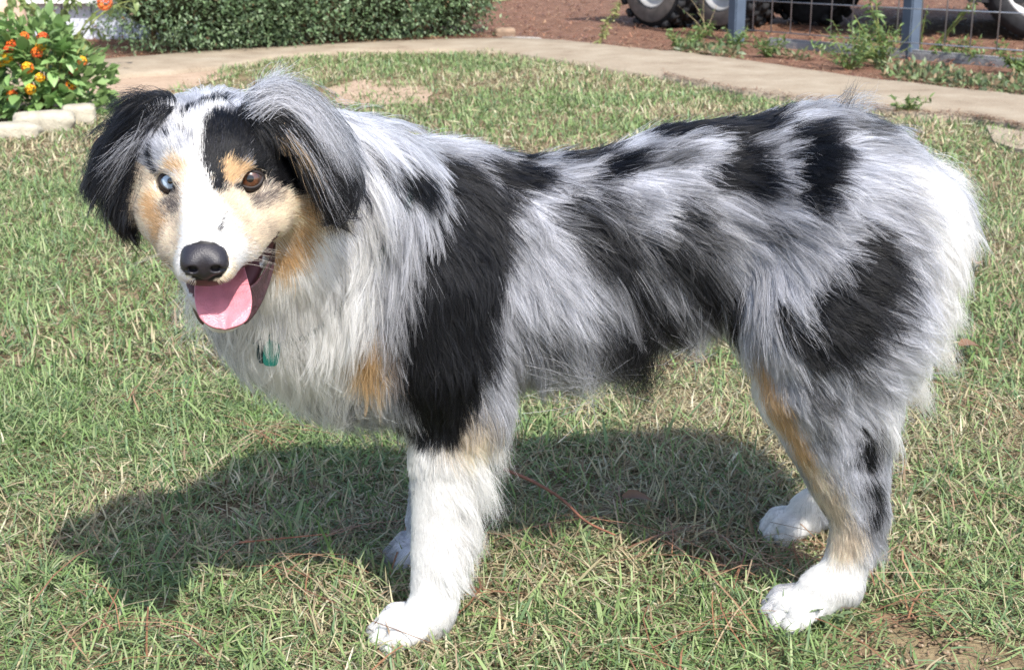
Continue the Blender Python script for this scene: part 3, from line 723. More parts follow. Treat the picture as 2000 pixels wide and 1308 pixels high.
# ---- weeds and saplings along the fence
M_WEED = leaf_material('weed_leaf', (.135, .205, .070), .35)
LM_S = leaf_mesh('leaf', .040, .014, .2, .25, 3, M_WEED); LM_M = leaf_mesh('leaf', .052, .020, .2, .35, 3, M_WEED); LM_Y = leaf_mesh('leaf', .034, .018, .25, .4, 3, leaf_material('pale_leaf', (.26, .27, .11), .35))
def stem_plant(name, base, tips, label, cat, lm, step=.035, leaf_s=1.0, seed=1, rad=.004, pinn=1, mat=None, group=None):
    """stems run from the base to each tip (a world point); leaves stand along them"""
    rg = np.random.default_rng(seed); root = empty(name, base, 0, label, cat, group); o = Vector(base); bm = bmesh.new(); lv = []
    for tp, bow in tips:
        e = Vector(tp) - o; m1 = e * .4 + Vector((bow, 0, abs(bow) * .3)); pts = []
        for i in range(11): t = i / 10; pts.append(m1 * 2 * t * (1 - t) + e * t * t)
        bm_tube(bm, pts, [rad * (1 - .07 * i) for i in range(11)], 5)
        n = max(4, int(e.length / step))
        for i in range(n):
            t = .25 + .75 * (i + rg.random() * .6) / n; p = m1 * 2 * t * (1 - t) + e * t * t
            for s in range(pinn):
                lv.append((p, Vector((rg.normal(0, 1), rg.normal(0, .8), rg.normal(.15, .5)))))
    bm_obj('stem', bm, mat or M_GSTEM, root)
    for p, d in lv[:300]:
        l = bpy.data.objects.new('leaf', lm); C.objects.link(l); l.parent = root; l.location = p; l.rotation_euler = aim(d, rg.normal(0, .5)); s = leaf_s * rg.uniform(.6, 1.2); l.scale = (s, s, s)
    return root
b = G(1722, 122)
stem_plant('sapling', b, [(P(1690, -30, b.y), .02), (P(1700, 20, b.y - .1), .03), (P(1735, 60, b.y - .05), -.02), (P(1680, 60, b.y), .0), (P(1650, 95, b.y - .1), .0), (P(1705, -60, b.y + .1), .0), (P(1668, 30, b.y), .0)], 'bushy green sapling growing through the fence left of the second post', 'sapling', LM_M, .030, .85, 5, .005, 3)
b = G(1800, 112)
stem_plant('sapling', b, [(P(1905, 0, b.y - .15), .05), (P(1940, -60, b.y - .2), .06), (P(1850, 60, b.y), .05), (P(1790, 40, b.y - .1), -.02), (P(1812, 10, b.y - .1), -.02), (P(1770, 60, b.y - .1), -.03)], 'arching leafy sapling leaning right across the second fence post', 'sapling', LM_M, .045, .95, 6, .005, 2)
b = G(1168, 95)
stem_plant('weed', b, [(P(1222, -20, b.y), -.03), (P(1195, 30, b.y), -.02), (P(1232, -40, b.y + .05), .0)], 'slender weed with small pale yellow leaves at the far path edge', 'weed', LM_Y, .022, .9, 7, .0025, 2)
b = G(1378, 66)
stem_plant('weed', b, [(P(1342, -10, b.y), .04), (P(1376, -20, b.y), -.02), (P(1362, 25, b.y), .03), (P(1400, 10, b.y), .0), (P(1322, 10, b.y), .02)], 'nearly bare twiggy weed left of the first fence post', 'weed', LM_S, .075, .9, 8, .0035, 1, simple_mat('dry_twig', (.26, .21, .13), .8, .1))
k = 0
for px, py, s, lab in ((1335, 103, .8, 'low weed clump at the path edge left of the first post'), (1362, 82, .8, 'low weed clump growing at the foot of the twiggy weed'), (1432, 104, .9, 'dark low weed clump just below the first fence post'), (1500, 114, .8, 'low weed clump at the path edge right of the first post'), (1660, 138, 1.5, 'broad green weed clump below the bushy sapling'), (1715, 132, 1.4, 'dense green weed clump at the foot of the bushy sapling'), (1862, 122, .9, 'grey green weed clump against the timber edging'), (1912, 128, .8, 'pale weed clump against the right of the timber edging'), (1990, 146, 1.0, 'weed clump at the right border below the car'), (1772, 228, .6, 'small weed at the lawn corner behind the dog rump')):
    k += 1; b = G(px, py); rr = random.Random(k)
    stem_plant('weed_clump', b, [(b + Vector((rr.uniform(-.12, .12) * s, rr.uniform(-.08, .08) * s, rr.uniform(.05, .15) * s)), rr.uniform(-.03, .03)) for _ in range(int(16 * s) + 4)], lab, 'weed', LM_S, .02, .8, 20 + k, .002, 2, group='weed clumps along the mulch')
def ground_weeds():
    rg = np.random.default_rng(66); P_ = []
    for k in range(3600):
        t = rg.random(); px = 1320 + 760 * t; y0 = 105 + (px - 1320) * .135; c = G(px, y0 - rg.random() * (14 + 22 * t))
        if vnoise(np.array([[c.x, c.y, 0]], np.float32), 3.5, 61)[0] > .47: P_.append((c.x, c.y, .008 + .03 * rg.random()))
    P_ = np.array(P_); n = len(P_)
    cl = np.array([(.13, .19, .075), (.17, .20, .10), (.23, .17, .10), (.10, .14, .07)])[rg.integers(0, 4, n)] * (.7 + .6 * rg.random((n, 1)))
    leaf_cloud('ground_weeds', P_, rg.normal(0, 1, (n, 3)) + (0, 0, .4), .02 + .03 * rg.random(n), .008 + .012 * rg.random(n), cl, M_LEAFCLOUD, rg)
ground_weeds()
# little sprig before the near hind paw
b = G(1600, 1236)
stem_plant('clover_sprig', b, [(P(1562, 1165, b.y + .02), .01), (P(1660, 1150, b.y + .03), -.01), (P(1600, 1185, b.y), .0), (P(1640, 1190, b.y), .0), (P(1540, 1205, b.y), .0), (P(1675, 1190, b.y), .0)], 'small leafy sprig growing in front of the near hind paw', 'sprig', leaf_mesh('leaf', .012, .007, .2, .3, 3, leaf_material('sprig_leaf', (.11, .16, .075), .25)), .007, 1.0, 9, .0008, 2)
# fallen pine twig and leaves
def path_tube(name, pix, z, rad, mat, label, cat):
    pts = [G(x, y) + Vector((0, 0, z)) for x, y in pix]; bm = bmesh.new(); fine = []
    for a, b_ in zip(pts, pts[1:]):
        for i in range(4): fine.append(a.lerp(b_, i / 4))
    fine.append(pts[-1])
    for _ in range(3): fine = [fine[0]] + [(fine[i - 1] + fine[i] * 2 + fine[i + 1]) / 4 for i in range(1, len(fine) - 1)] + [fine[-1]]
    n = len(fine); bm_tube(bm, fine, [rad * (1 - .6 * i / n) for i in range(n)], 6)
    return tag(bm_obj(name, bm, mat), label, cat)
M_TWIG = simple_mat('red_twig', (.26, .115, .075), .8, .15, var=.3, scale=60)
path_tube('pine_twig', [(985, 965), (1040, 988), (1100, 1025), (1140, 1072), (1200, 1098)], .035, .0026, M_TWIG, 'long reddish twig lying in the shaded grass under the belly', 'twig')
path_tube('straw_stem', [(470, 1105), (540, 1098), (660, 1086)], .03, .0014, M_TWIG, 'thin red brown stem in the shaded grass left of the front legs', 'grass stem')
path_tube('straw_stem', [(1490, 930), (1530, 888), (1560, 860)], .05, .0016, simple_mat('straw_stem', (.45, .40, .24), .8, .1), 'pale bent straw leaning beside the tan hind leg', 'grass stem')
M_DRY = leaf_material('dry_leaf', (.26, .15, .085), .2)
for px, py, L, a, lab in ((1870, 715, .05, .4, 'curled brown leaf on the grass behind the dog'), (1905, 548, .05, 1.2, 'tan dead leaf on the grass right of the white rump'), (1215, 1023, .04, .2, 'pale dead leaf in the shade below the belly'), (1660, 100, .05, 2.0, 'dry leaf on the mulch before the timber edging')):
    g = G(px, py); o = bpy.data.objects.new('fallen_leaf', leaf_mesh('fallen_leaf', L, L * .55, .5, .35, 4, M_DRY)); C.objects.link(o); o.location = g + Vector((0, 0, .035)); o.rotation_euler = (.2, -.1, a); tag(o, lab, 'leaf')
print('things', round(time.time() - T0, 1))
# ================================================================== THE DOG
E0 = P(407, 356, 1.215)                                 # between the eyes
_az, _pt = R(7.6), R(-9.0)
HF = np.array([math.sin(_az) * math.cos(_pt), -math.cos(_az) * math.cos(_pt), math.sin(_pt)], np.float32)
HR = np.array([math.cos(_az), math.sin(_az), 0], np.float32)
HU = np.cross(HF, HR); HE = np.array(E0, np.float32)
def H(f, r, u): return HE + HF * f + HR * r + HU * u    # head coordinates: forward, to the dog's left (picture right), up
def Hinv(p): q = p - HE; return np.stack([q @ HF, q @ HR, q @ HU], -1)
HM = np.stack([HF, HR, HU], 1)
A = lambda px, py, Y: np.array(P(px, py, Y), np.float32)

S = SDF((-0.46, 1.02, -0.01), (0.56, 1.80, 0.68), 0.0025)
# trunk
S.cone(A(770, 560, 1.51), A(1080, 522, 1.535), .112, .103, .05, sy=.84)
S.cone(A(1080, 522, 1.535), A(1350, 445, 1.54), .103, .094, .05, sy=.84)
S.cone(A(1350, 445, 1.54), A(1600, 400, 1.55), .094, .090, .05, sy=.9)
S.cone(A(1600, 400, 1.55), A(1655, 405, 1.55), .090, .063, .05)
S.cone(A(760, 510, 1.51), A(870, 450, 1.52), .10, .085, .05, sy=.85)
# neck and chest
S.chain([(A(800, 475, 1.50), .080), (A(690, 395, 1.40), .074), (A(590, 345, 1.33), .060)], .05)
S.chain([(A(545, 470, 1.325), .058), (A(600, 560, 1.40), .076), (A(680, 620, 1.455), .088), (A(750, 630, 1.49), .090)], .05)
S.chain([(A(500, 500, 1.35), .045), (A(560, 550, 1.39), .066)], .05)
# near foreleg
GZ = .012
pawA = np.array([-.101, 1.395, GZ]); pawB = np.array([-.106, 1.585, GZ])
S.chain([(A(830, 560, 1.445), .075), (A(850, 690, 1.44), .066), (A(895, 790, 1.442), .048), (A(870, 890, 1.435), .036), (A(856, 1030, 1.42), .0260), (A(855, 1075, 1.416), .0265), (A(848, 1130, 1.408), .0220), (pawA + (.02, .004, .03), .0225)], .03)
# far foreleg
S.chain([(A(840, 600, 1.60), .07), (A(890, 780, 1.62), .046), (A(862, 900, 1.615), .034), (A(838, 1010, 1.605), .025), (pawB + (.02, .004, .03), .022)], .03)
# near hind leg
pawC = np.array([.312, 1.44, GZ]); pawD = np.array([.342, 1.655, GZ])
S.chain([(A(1640, 450, 1.50), .095), (A(1610, 610, 1.468), .088), (A(1585, 745, 1.452), .056), (A(1608, 835, 1.452), .041), (A(1650, 945, 1.456), .029), (A(1678, 1000, 1.456), .0265), (A(1664, 1060, 1.452), .0225), (A(1640, 1140, 1.446), .021), (pawC + (.022, .003, .03), .022)], .035)
S.chain([(A(1690, 470, 1.51), .08), (A(1700, 580, 1.485), .066), (A(1660, 740, 1.465), .045), (A(1665, 900, 1.46), .026)], .05)
# far hind leg
S.chain([(A(1640, 470, 1.60), .088), (A(1590, 620, 1.63), .08), (A(1560, 720, 1.645), .052), (A(1600, 830, 1.65), .034), (A(1645, 920, 1.66), .0245), (A(1625, 990, 1.66), .0205), (pawD + (.022, .003, .03), .0215)], .035)
S.cone(A(1690, 480, 1.60), A(1680, 600, 1.61), .075, .06, .05)
CLAWS = []
for pw, dirx, sc in ((pawA, -.98, 1.0), (pawB, -.98, .88), (pawC, -.96, .95), (pawD, -.97, .88)):
    d = np.array([dirx, -math.sqrt(1 - dirx * dirx), 0]); n = np.array([-d[1], d[0], 0])
    S.cone(pw + (0, 0, .012) - d * .012 * sc, pw + d * .012 * sc + (0, 0, .004), .0225 * sc, .019 * sc, .015)
    for o, l in ((-.0235, .022), (-.0082, .032), (.0082, .032), (.0235, .022)):
        S.chain([(pw + n * o * .75 * sc + (0, 0, .012), .012 * sc), (pw + n * o * sc + d * l * .75 * sc + (0, 0, .009), .0108 * sc), (pw + n * o * 1.10 * sc + d * (l + .007) * sc + (0, 0, -.001), .0092 * sc)], .0025)
        CLAWS.append((pw + n * o * 1.13 * sc + d * (l + .013) * sc + (0, 0, -.001), d, sc))
# tail stump
S.chain([(A(1690, 415, 1.55), .05), (A(1765, 410, 1.55), .034), (A(1800, 440, 1.55), .026)], .03)
_z0 = int((.055 - S.lo[2]) / S.vox)
_B = S.D[:, :, _z0 - 8:].copy()                                           # smooth the joins of the trunk and the limbs
for _i in range(3):
    for ax in range(3):
        for w in (1, 2):
            _B = (np.roll(_B, w, ax) + np.roll(_B, -w, ax) + 2 * _B) * .25
S.D[:, :, _z0:] = _B[:, :, 8:]; del _B
# head
S.ell(H(-.060, .002, .001), HM, (.076, .058, .047), .02)                      # skull
S.cone(H(-.04, 0, .008), H(-.09, 0, -.004), .033, .04, .03)
for sgn in (-1, 1):
    S.cone(H(-.020, sgn * .036 + .005, -.022), H(-.052, sgn * .047 + .011, -.03), .025, .035, .025)   # cheek
    S.cone(H(.040, sgn * .022 + .001, -.040), H(-.004, sgn * .040 + .003, -.034), .0165, .020, .016)
    S.cone(H(-.004, sgn * .022, .0205), H(-.03, sgn * .038, .018), .0145, .018, .018)     # brow
    S.cone(H(.012, sgn * .022, -.022), H(-.02, sgn * .04, -.028), .015, .016, .02)
S.cone(H(-.02, 0, .004), H(.083, 0, -.0245), .031, .0175, .02)            # bridge of the muzzle
for sgn in (-1, 1):
    S.chain([(H(-.01, sgn * .031, -.036), .0185), (H(.045, sgn * .0185, -.037), .0165), (H(.086, sgn * .0085, -.039), .0145)], .014)
for sgn in (-1, 1):                                                       # lower jaw
    S.chain([(H(-.060, sgn * .034, -.052), .022), (H(-.02, sgn * .029 + .003, -.068), .0155), (H(.03, sgn * .0145 + .006, -.088), .0105), (H(.056, sgn * .005 + .008, -.100), .008)], .010)
S.cone(H(-.05, 0, -.072), H(.04, .006, -.101), .026, .010, .012)
S.cone(H(-.07, 0, -.05), H(-.03, 0, -.03), .04, .03, .03)
S.ell(H(.030, 0, -.064), HM, (.055, .021, .010), .008, sub=True)          # the mouth
for sgn in (-1, 1): S.cone(H(.012, sgn * .0480 + .0035, -.046), H(.05, sgn * .036 + .003, -.066), .0055, .0085, .004, sub=True)
for sgn in (-1, 1):                                                       # eye sockets
    S.ell(H(.004, sgn * .0315 + .002, .0012), HM, (.018, .0122, .0112), .005, sub=True)
S_before_ears = S.D.copy()
# ears
def ear_sheet(ch, k=.012): [S.chain(c, k) for c in ch]
earL = [[(A(318, 212, 1.252), .012), (A(268, 226, 1.256), .011), (A(220, 285, 1.256), .0085), (A(190, 355, 1.25), .006)],
        [(A(312, 232, 1.248), .011), (A(258, 278, 1.25), .009), (A(230, 355, 1.246), .008), (A(232, 405, 1.242), .006)],
        [(A(308, 260, 1.242), .010), (A(275, 330, 1.24), .008), (A(258, 400, 1.238), .007), (A(258, 430, 1.236), .006)]]
earR = [[(A(508, 205, 1.250), .013), (A(570, 200, 1.262), .011), (A(635, 250, 1.258), .009), (A(682, 335, 1.246), .0075)],
        [(A(528, 222, 1.248), .011), (A(600, 262, 1.252), .009), (A(648, 328, 1.248), .008), (A(668, 380, 1.242), .006)],
        [(A(568, 258, 1.246), .010), (A(618, 325, 1.244), .008), (A(642, 375, 1.244), .007), (A(652, 400, 1.244), .005)]]
ear_sheet(earL); ear_sheet(earR)
dv, dq = S.mesh()
print('dog mesh', len(dv), len(dq), round(time.time() - T0, 1))
DOG_AT = Vector((0.1, 1.53, 0))
dog = empty('dog', DOG_AT, 0, 'blue merle dog with one blue and one brown eye standing on the grass', 'dog')
def on_dog(o, parent=None):                             # built in place, carried by the dog
    o.parent = parent or dog
    if parent is None: o.location = o.location - DOG_AT
    return o
bvh = BVHTree.FromPolygons([tuple(v) for v in dv.tolist()], dq.tolist())
CAMP = Vector((0, 0, CAM_H))
def hit(px, py):
    d = ray(px, py).normalized()
    h = bvh.ray_cast(CAMP, d)
    if h[0] is None:
        h = bvh.find_nearest(CAMP + d * 1.55 if px > 700 else CAMP + d * 1.4)
        return np.array(h[0], np.float32)
    return np.array(h[0], np.float32)
# ---- coat: where the patches of each colour lie on the body. Each stroke is a chain of balls on the skin.
# W white, B black, G light merle, D dark merle, T tan, C cream, K dark taupe.  (colour, softness m, breakup m, [(x, y, r) ...])
COAT = [
 # neck, chest, legs, breeches
 ('W', .020, .02, [(660, 250, 70), (690, 300, 70), (650, 420, 60)]),
 ('W', .025, .02, [(480, 560, 100), (560, 640, 125), (620, 740, 115), (650, 820, 90)]),
 ('L', .03, .03, [(740, 300, 50), (730, 430, 50), (730, 560, 50), (750, 640, 40)]), ('W', .03, .03, [(670, 420, 60), (665, 540, 70), (650, 640, 70)]),
 ('W', .02, .015, [(760, 880, 60), (830, 890, 90), (930, 900, 60), (860, 1000, 100), (840, 1150, 90), (780, 1220, 90)]),
 ('W', .02, .02, [(1830, 390, 72), (1850, 500, 90), (1835, 600, 100), (1790, 700, 90), (1735, 800, 60)]),
 ('L', .03, .03, [(1760, 520, 50), (1790, 640, 60), (1730, 760, 60)]),
 ('W', .012, .01, [(1640, 1130, 60), (1590, 1200, 90)]),
 ('W', .012, .01, [(1450, 690, 30), (1480, 760, 30), (1510, 830, 25)]),
 # tan points
 ('T', .014, .012, [(715, 700, 38), (725, 745, 26)]),
 ('C', .02, .012, [(900, 850, 40), (930, 880, 36)]),
 ('T', .010, .010, [(1490, 715, 22), (1520, 790, 24), (1570, 890, 22), (1600, 950, 16)]),
 ('C', .014, .012, [(1605, 930, 24), (1625, 990, 32), (1645, 1060, 38)]), ('L', .02, .02, [(1650, 830, 36), (1665, 930, 24)]),
 # shoulder band
 ('B', .010, .022, [(900, 370, 67), (940, 430, 84), (915, 530, 102), (890, 620, 107), (880, 700, 102), (860, 780, 79), (868, 840, 37)]),
 ('B', .010, .018, [(1000, 340, 51), (1035, 350, 46)]),
 ('B', .008, .014, [(790, 375, 35), (830, 378, 32)]), ('B', .008, .01, [(738, 345, 16)]),
 ('B', .008, .012, [(790, 810, 26), (830, 850, 26)]), ('K', .008, .01, [(765, 690, 12), (775, 740, 12)]),
 # back and loin
 ('B', .009, .016, [(990, 300, 26), (1050, 305, 21)]),
 ('B', .010, .018, [(1120, 298, 32), (1185, 285, 28)]),
 ('B', .010, .018, [(1200, 330, 30), (1235, 318, 30)]),
 ('B', .010, .018, [(1320, 258, 42), (1370, 250, 37)]),
 ('B', .010, .02, [(1440, 255, 51), (1510, 240, 46)]), ('B', .010, .018, [(1465, 310, 46), (1440, 350, 42), (1500, 365, 44)]),
 ('B', .010, .018, [(1590, 268, 42), (1625, 305, 46), (1600, 375, 49)]),
 ('D', .014, .02, [(1310, 315, 28), (1345, 310, 21)]), ('D', .014, .02, [(1690, 232, 26), (1720, 255, 19)]),
 ('D', .016, .03, [(1160, 430, 46), (1230, 490, 77), (1310, 520, 77), (1390, 560, 46)]),
 ('D', .016, .03, [(1340, 420, 35), (1400, 470, 30)]), ('D', .014, .025, [(1270, 600, 42), (1330, 640, 35)]),
 ('D', .014, .025, [(1050, 665, 30), (1090, 690, 23)]), ('D', .014, .02, [(1500, 450, 26), (1530, 470, 21)]),
 ('B', .012, .02, [(1262, 700, 39), (1260, 760, 39)]),
 ('B', .010, .016, [(1455, 610, 23), (1435, 650, 19)]),
 ('B', .016, .030, [(1165, 430, 26), (1205, 490, 40), (1232, 550, 26)]), ('B', .016, .030, [(1310, 500, 30), (1360, 545, 34), (1400, 590, 20)]), ('B', .016, .03, [(1255, 590, 18), (1290, 620, 22)]),
 ('B', .014, .025, [(1180, 400, 12), (1130, 400, 14)]), ('B', .012, .025, [(1340, 415, 14), (1385, 440, 16)]),
 # thigh
 ('B', .011, .022, [(1725, 490, 49), (1715, 560, 77), (1675, 620, 81), (1640, 665, 60), (1615, 690, 39)]),
 ('B', .010, .018, [(1540, 630, 26), (1570, 655, 30)]),
 ('D', .012, .02, [(1690, 735, 21)]), ('D', .010, .016, [(1580, 730, 12), (1625, 815, 14)]),
 ('B', .013, .030, [(1690, 870, 19), (1700, 910, 14)]), ('B', .012, .026, [(1702, 960, 15), (1712, 1000, 13)]), ('D', .012, .02, [(1610, 870, 8), (1590, 780, 9)]),
]
FACE = [
 ('C', .012, .010, [(330, 420, 70), (540, 430, 90)]),
 ('T', .012, .010, [(288, 395, 18), (305, 450, 26)]), ('T', .016, .014, [(612, 400, 12), (608, 450, 20), (580, 500, 28), (550, 530, 22)]), ('W', .010, .008, [(350, 560, 26), (345, 600, 30)]),
 ('G', .006, .010, [(300, 260, 46), (345, 250, 50), (350, 210, 40), (300, 320, 26)]), ('W', .010, .012, [(360, 230, 26), (335, 275, 22)]),
 ('W', .006, .005, [(420, 190, 20), (398, 260, 24), (380, 340, 28), (385, 420, 44), (385, 480, 52), (350, 530, 30)]),
 ('W', .014, .010, [(440, 430, 40), (450, 475, 48), (470, 520, 36), (430, 560, 30)]), ('W', .01, .01, [(480, 590, 40), (500, 560, 20)]),
 ('B', .005, .008, [(450, 240, 52), (440, 300, 46), (428, 345, 18), (424, 368, 8)]),
 ('B', .005, .007, [(500, 240, 50), (530, 300, 56), (575, 340, 34), (600, 350, 26)]),
 ('B', .004, .008, [(330, 270, 8), (318, 252, 6)]), ('B', .003, .006, [(350, 248, 6)]), ('B', .003, .006, [(310, 225, 7), (325, 215, 5)]), ('B', .003, .006, [(372, 205, 6), (355, 265, 4)]), ('B', .002, .004, [(435, 430, 3), (428, 455, 2.5), (440, 415, 3)]), ('B', .004, .006, [(290, 300, 16), (300, 330, 12)]), ('B', .003, .006, [(360, 220, 9), (440, 192, 14), (470, 190, 16)]),
 ('C', .008, .005, [(318, 330, 12), (340, 318, 16), (358, 325, 12), (360, 348, 9)]), ('T', .006, .004, [(330, 318, 8), (350, 322, 8)]), ('T', .0035, .003, [(452, 320, 18), (450, 346, 13), (475, 326, 16), (496, 330, 9)]),
 ('K', .009, .007, [(500, 388, 13), (540, 374, 11)]), ('K', .010, .007, [(325, 392, 14), (345, 402, 14)]),
 ('K', .004, .003, [(325, 360, 25), (342, 372, 10)]), ('K', .003, .003, [(462, 364, 5), (490, 356, 20), (518, 354, 7)]), ('B', .002, .002, [(326, 360, 19), (342, 369, 6)]), ('B', .002, .002, [(464, 364, 4), (490, 356, 17), (515, 354, 5)]),
]
EARS = [
 ('B', .006, .006, [(200, 330, 300)]),
 ('B', .006, .006, [(600, 330, 130), (650, 420, 90)]),
 ('g', .010, .012, [(530, 190, 34), (590, 215, 34), (640, 250, 30), (670, 295, 24)]), ('L', .010, .012, [(540, 175, 22), (600, 205, 20), (650, 255, 14)]),
 ('W', .010, .010, [(545, 165, 20), (585, 190, 14)]),
 ('T', .006, .006, [(555, 265, 8), (590, 310, 7)]),
]
def prep(lst):
    out = []
    for c, soft, brk, pts in lst:
        q = []
        for (px, py, r) in pts:
            h = hit(px, py); depth = float(h[1] * CP + (CAM_H - h[2]) * SP)
            q.append((h, r / F_PX * depth))
        out.append((c, soft, brk, q))
    return out
COAT, FACE, EARS = prep(COAT), prep(FACE), prep(EARS)
AXIS_Y = 1.535
def stroke_d(p, q):
    best = np.full(len(p), 9.0, np.float32)
    if len(q) == 1: q = q * 2
    for (a, ra), (b, rb) in zip(q, q[1:]):
        ba = b - a; l2 = float(ba @ ba) + 1e-9
        h = np.clip(((p - a) @ ba) / l2, 0, 1)
        best = np.minimum(best, np.linalg.norm(p - a - h[:, None] * ba, axis=1) - (ra + h * (rb - ra)))
    return best
KIND = {k: i for i, k in enumerate('WLGgDBTCK')}
def kinds(p, reg, rg):
    """coat kind at the skin points p; reg 0 body, 1 head, 2 ear; each hair draws its own luck where two kinds meet"""
    pm = p.copy(); b = reg == 0
    pm[b, 1] = np.where(pm[b, 1] > AXIS_Y, 2 * AXIS_Y - pm[b, 1], pm[b, 1])
    k = np.full(len(p), KIND['G'], np.int32)
    hb = Hinv(p); k[reg == 1] = np.where(hb[reg == 1][:, 0] < -.055, KIND['L'], np.where((hb[reg == 1][:, 2] > .012) & (hb[reg == 1][:, 0] < .02), KIND['G'], np.where(hb[reg == 1][:, 2] < -.066, KIND['W'], KIND['C']))); k[reg == 2] = KIND['B']
    n1 = vnoise(p, 55.0, 1) - .5; n2 = vnoise(p, 140.0, 2) - .5
    for r, lst in ((0, COAT), (1, FACE), (2, EARS)):
        idx = np.nonzero(reg == r)[0]
        for c, soft, brk, q in lst:
            d = stroke_d(pm[idx], q) + brk * (n1[idx] * .9 + n2[idx] * .5)
            pr = sstep(-d, -soft, soft)
            k[idx[rg.random(len(idx)) < pr]] = KIND[c]
    return k
def colours(k, p, rg):
    n = len(p); c = np.zeros((n, 3), np.float32)
    u = rg.random(n).astype(np.float32); g = rg.normal(0, 1, n).astype(np.float32)
    st = vnoise(p, 38.0, 5); s2 = vnoise(p, 110.0, 6)
    def put(ch, col):
        m = k == KIND[ch]; c[m] = col[m]
    one = np.ones((n, 3), np.float32)
    blue = np.array([.97, .98, 1.055], np.float32)
    put('W', one * (.79 + .06 * u)[:, None] * np.array([1, .985, .96]))
    v = np.clip(.59 + .26 * (st - .5) + .2 * (s2 - .5) + .09 * g, .2, .82); put('L', v[:, None] * blue)
    v = np.clip(.48 + .46 * (st - .5) + .35 * (s2 - .5) + .12 * g, .05, .85); put('G', v[:, None] * blue)
    v = np.clip(.26 + .35 * (st - .5) + .3 * (s2 - .5) + .10 * g, .02, .6); put('g', v[:, None] * blue)
    v = np.clip(.125 + .20 * (st - .5) + .14 * (s2 - .5) + .06 * g, .012, .4); put('D', v[:, None] * blue)
    v = np.clip(.0035 + .002 * g + .02 * (u > .97), .0015, .05); put('B', v[:, None] * np.array([.92, 1.0, 1.55]))
    v = np.clip(1 + .22 * g + .4 * (st - .5), .5, 1.6); put('T', v[:, None] * np.array([.58, .39, .205]))
    v = np.clip(1 + .19 * g + .5 * (st - .5) + .3 * (s2 - .5), .55, 1.3); put('C', v[:, None] * np.array([.80, .675, .53]))
    v = np.clip(1 + .3 * g, .4, 2); put('K', v[:, None] * np.array([.19, .155, .135]))
    return np.clip(c, .003, .9)

# ---- how the coat lies: (x, y, direction in degrees clockwise from picture right, length m, lift)
LIE = [
 (850, 310, 25, .034, .35), (1000, 300, 15, .030, .3), (1150, 300, 8, .030, .3), (1300, 270, 0, .032, .35), (1450, 235, -5, .034, .38), (1600, 220, 0, .036, .4), (1700, 225, 10, .036, .45), (1780, 290, 40, .036, .4),
 (720, 240, 80, .05, .5), (780, 300, 60, .045, .4), (680, 350, 95, .06, .45), (760, 420, 75, .055, .35), (620, 300, 80, .05, .4),
 (900, 420, 62, .045, .25), (930, 520, 70, .045, .25), (880, 620, 80, .045, .25), (900, 720, 80, .042, .25), (850, 800, 85, .035, .25), (860, 860, 85, .026, .3),
 (1040, 400, 35, .042, .28), (1060, 500, 48, .05, .28), (1050, 620, 58, .052, .28), (1000, 700, 66, .05, .3), (1150, 450, 40, .048, .28), (1200, 560, 50, .054, .28), (1180, 660, 62, .056, .3),
 (1300, 380, 22, .044, .3), (1330, 470, 38, .05, .28), (1350, 560, 55, .055, .3), (1420, 450, 25, .048, .3), (1480, 350, 14, .042, .3), (1430, 580, 72, .05, .3), (1480, 540, 55, .045, .3),
 (960, 770, 72, .05, .35), (1100, 735, 80, .055, .35), (1250, 690, 88, .06, .35), (1350, 650, 88, .058, .35), (1440, 640, 95, .045, .35),
 (1560, 460, 25, .045, .3), (1600, 330, 10, .04, .3), (1650, 420, 14, .044, .3), (1720, 330, 18, .044, .35), (1550, 560, 45, .045, .3), (1620, 540, 30, .048, .3), (1700, 520, 18, .05, .35), (1580, 650, 45, .04, .3), (1660, 640, 35, .05, .32), (1720, 640, 28, .055, .38),
 (1800, 380, 60, .05, .6), (1830, 440, 60, .055, .7), (1800, 540, 32, .046, .40), (1790, 620, 30, .048, .40), (1740, 720, 38, .048, .40), (1700, 790, 45, .05, .4),
 (1500, 720, 65, .025, .3), (1540, 780, 60, .025, .3), (1600, 780, 55, .032, .3), (1600, 880, 60, .016, .25), (1660, 860, 62, .024, .3), (1650, 950, 68, .015, .25), (1690, 950, 66, .024, .4), (1640, 1060, 80, .014, .3), (1690, 1040, 62, .026, .6), (1640, 1120, 85, .013, .3), (1660, 1150, 75, .014, .5), (1590, 1195, 150, .008, .25), (1550, 1215, 160, .004, .2), (1640, 1190, 120, .009, .3),
 (560, 520, 100, .055, .4), (620, 470, 95, .055, .4), (700, 500, 92, .055, .38), (640, 600, 95, .06, .38), (560, 640, 100, .065, .4), (700, 620, 92, .05, .35), (760, 560, 80, .05, .3), (600, 740, 96, .06, .4), (680, 780, 96, .055, .4), (760, 790, 92, .045, .35), (470, 560, 102, .06, .4), (440, 620, 104, .06, .4), (720, 720, 92, .04, .35),
 (810, 880, 90, .018, .3), (900, 880, 64, .030, .4), (860, 960, 70, .018, .25), (920, 960, 55, .042, .6), (800, 1000, 88, .009, .2), (850, 1000, 80, .012, .2), (820, 1050, 86, .008, .2), (845, 1060, 80, .012, .25), (800, 920, 88, .011, .2), (850, 920, 75, .016, .22), (880, 1050, 60, .036, .6), (825, 1110, 84, .010, .25), (870, 1110, 60, .034, .8), (810, 1160, 90, .009, .25), (860, 1180, 80, .012, .4), (800, 1210, 140, .006, .2), (765, 1240, 150, .004, .2),
 (780, 1085, 120, .009, .3), (1560, 1010, 110, .012, .3), (1520, 1040, 150, .008, .25),
]
_lp, _ld, _ll = [], [], []
for px, py, a, L, lf in LIE:
    h = hit(px, py); _lp.append((h[0], h[2])); _ld.append((math.cos(R(a)), -math.sin(R(a)))); _ll.append((L, lf))
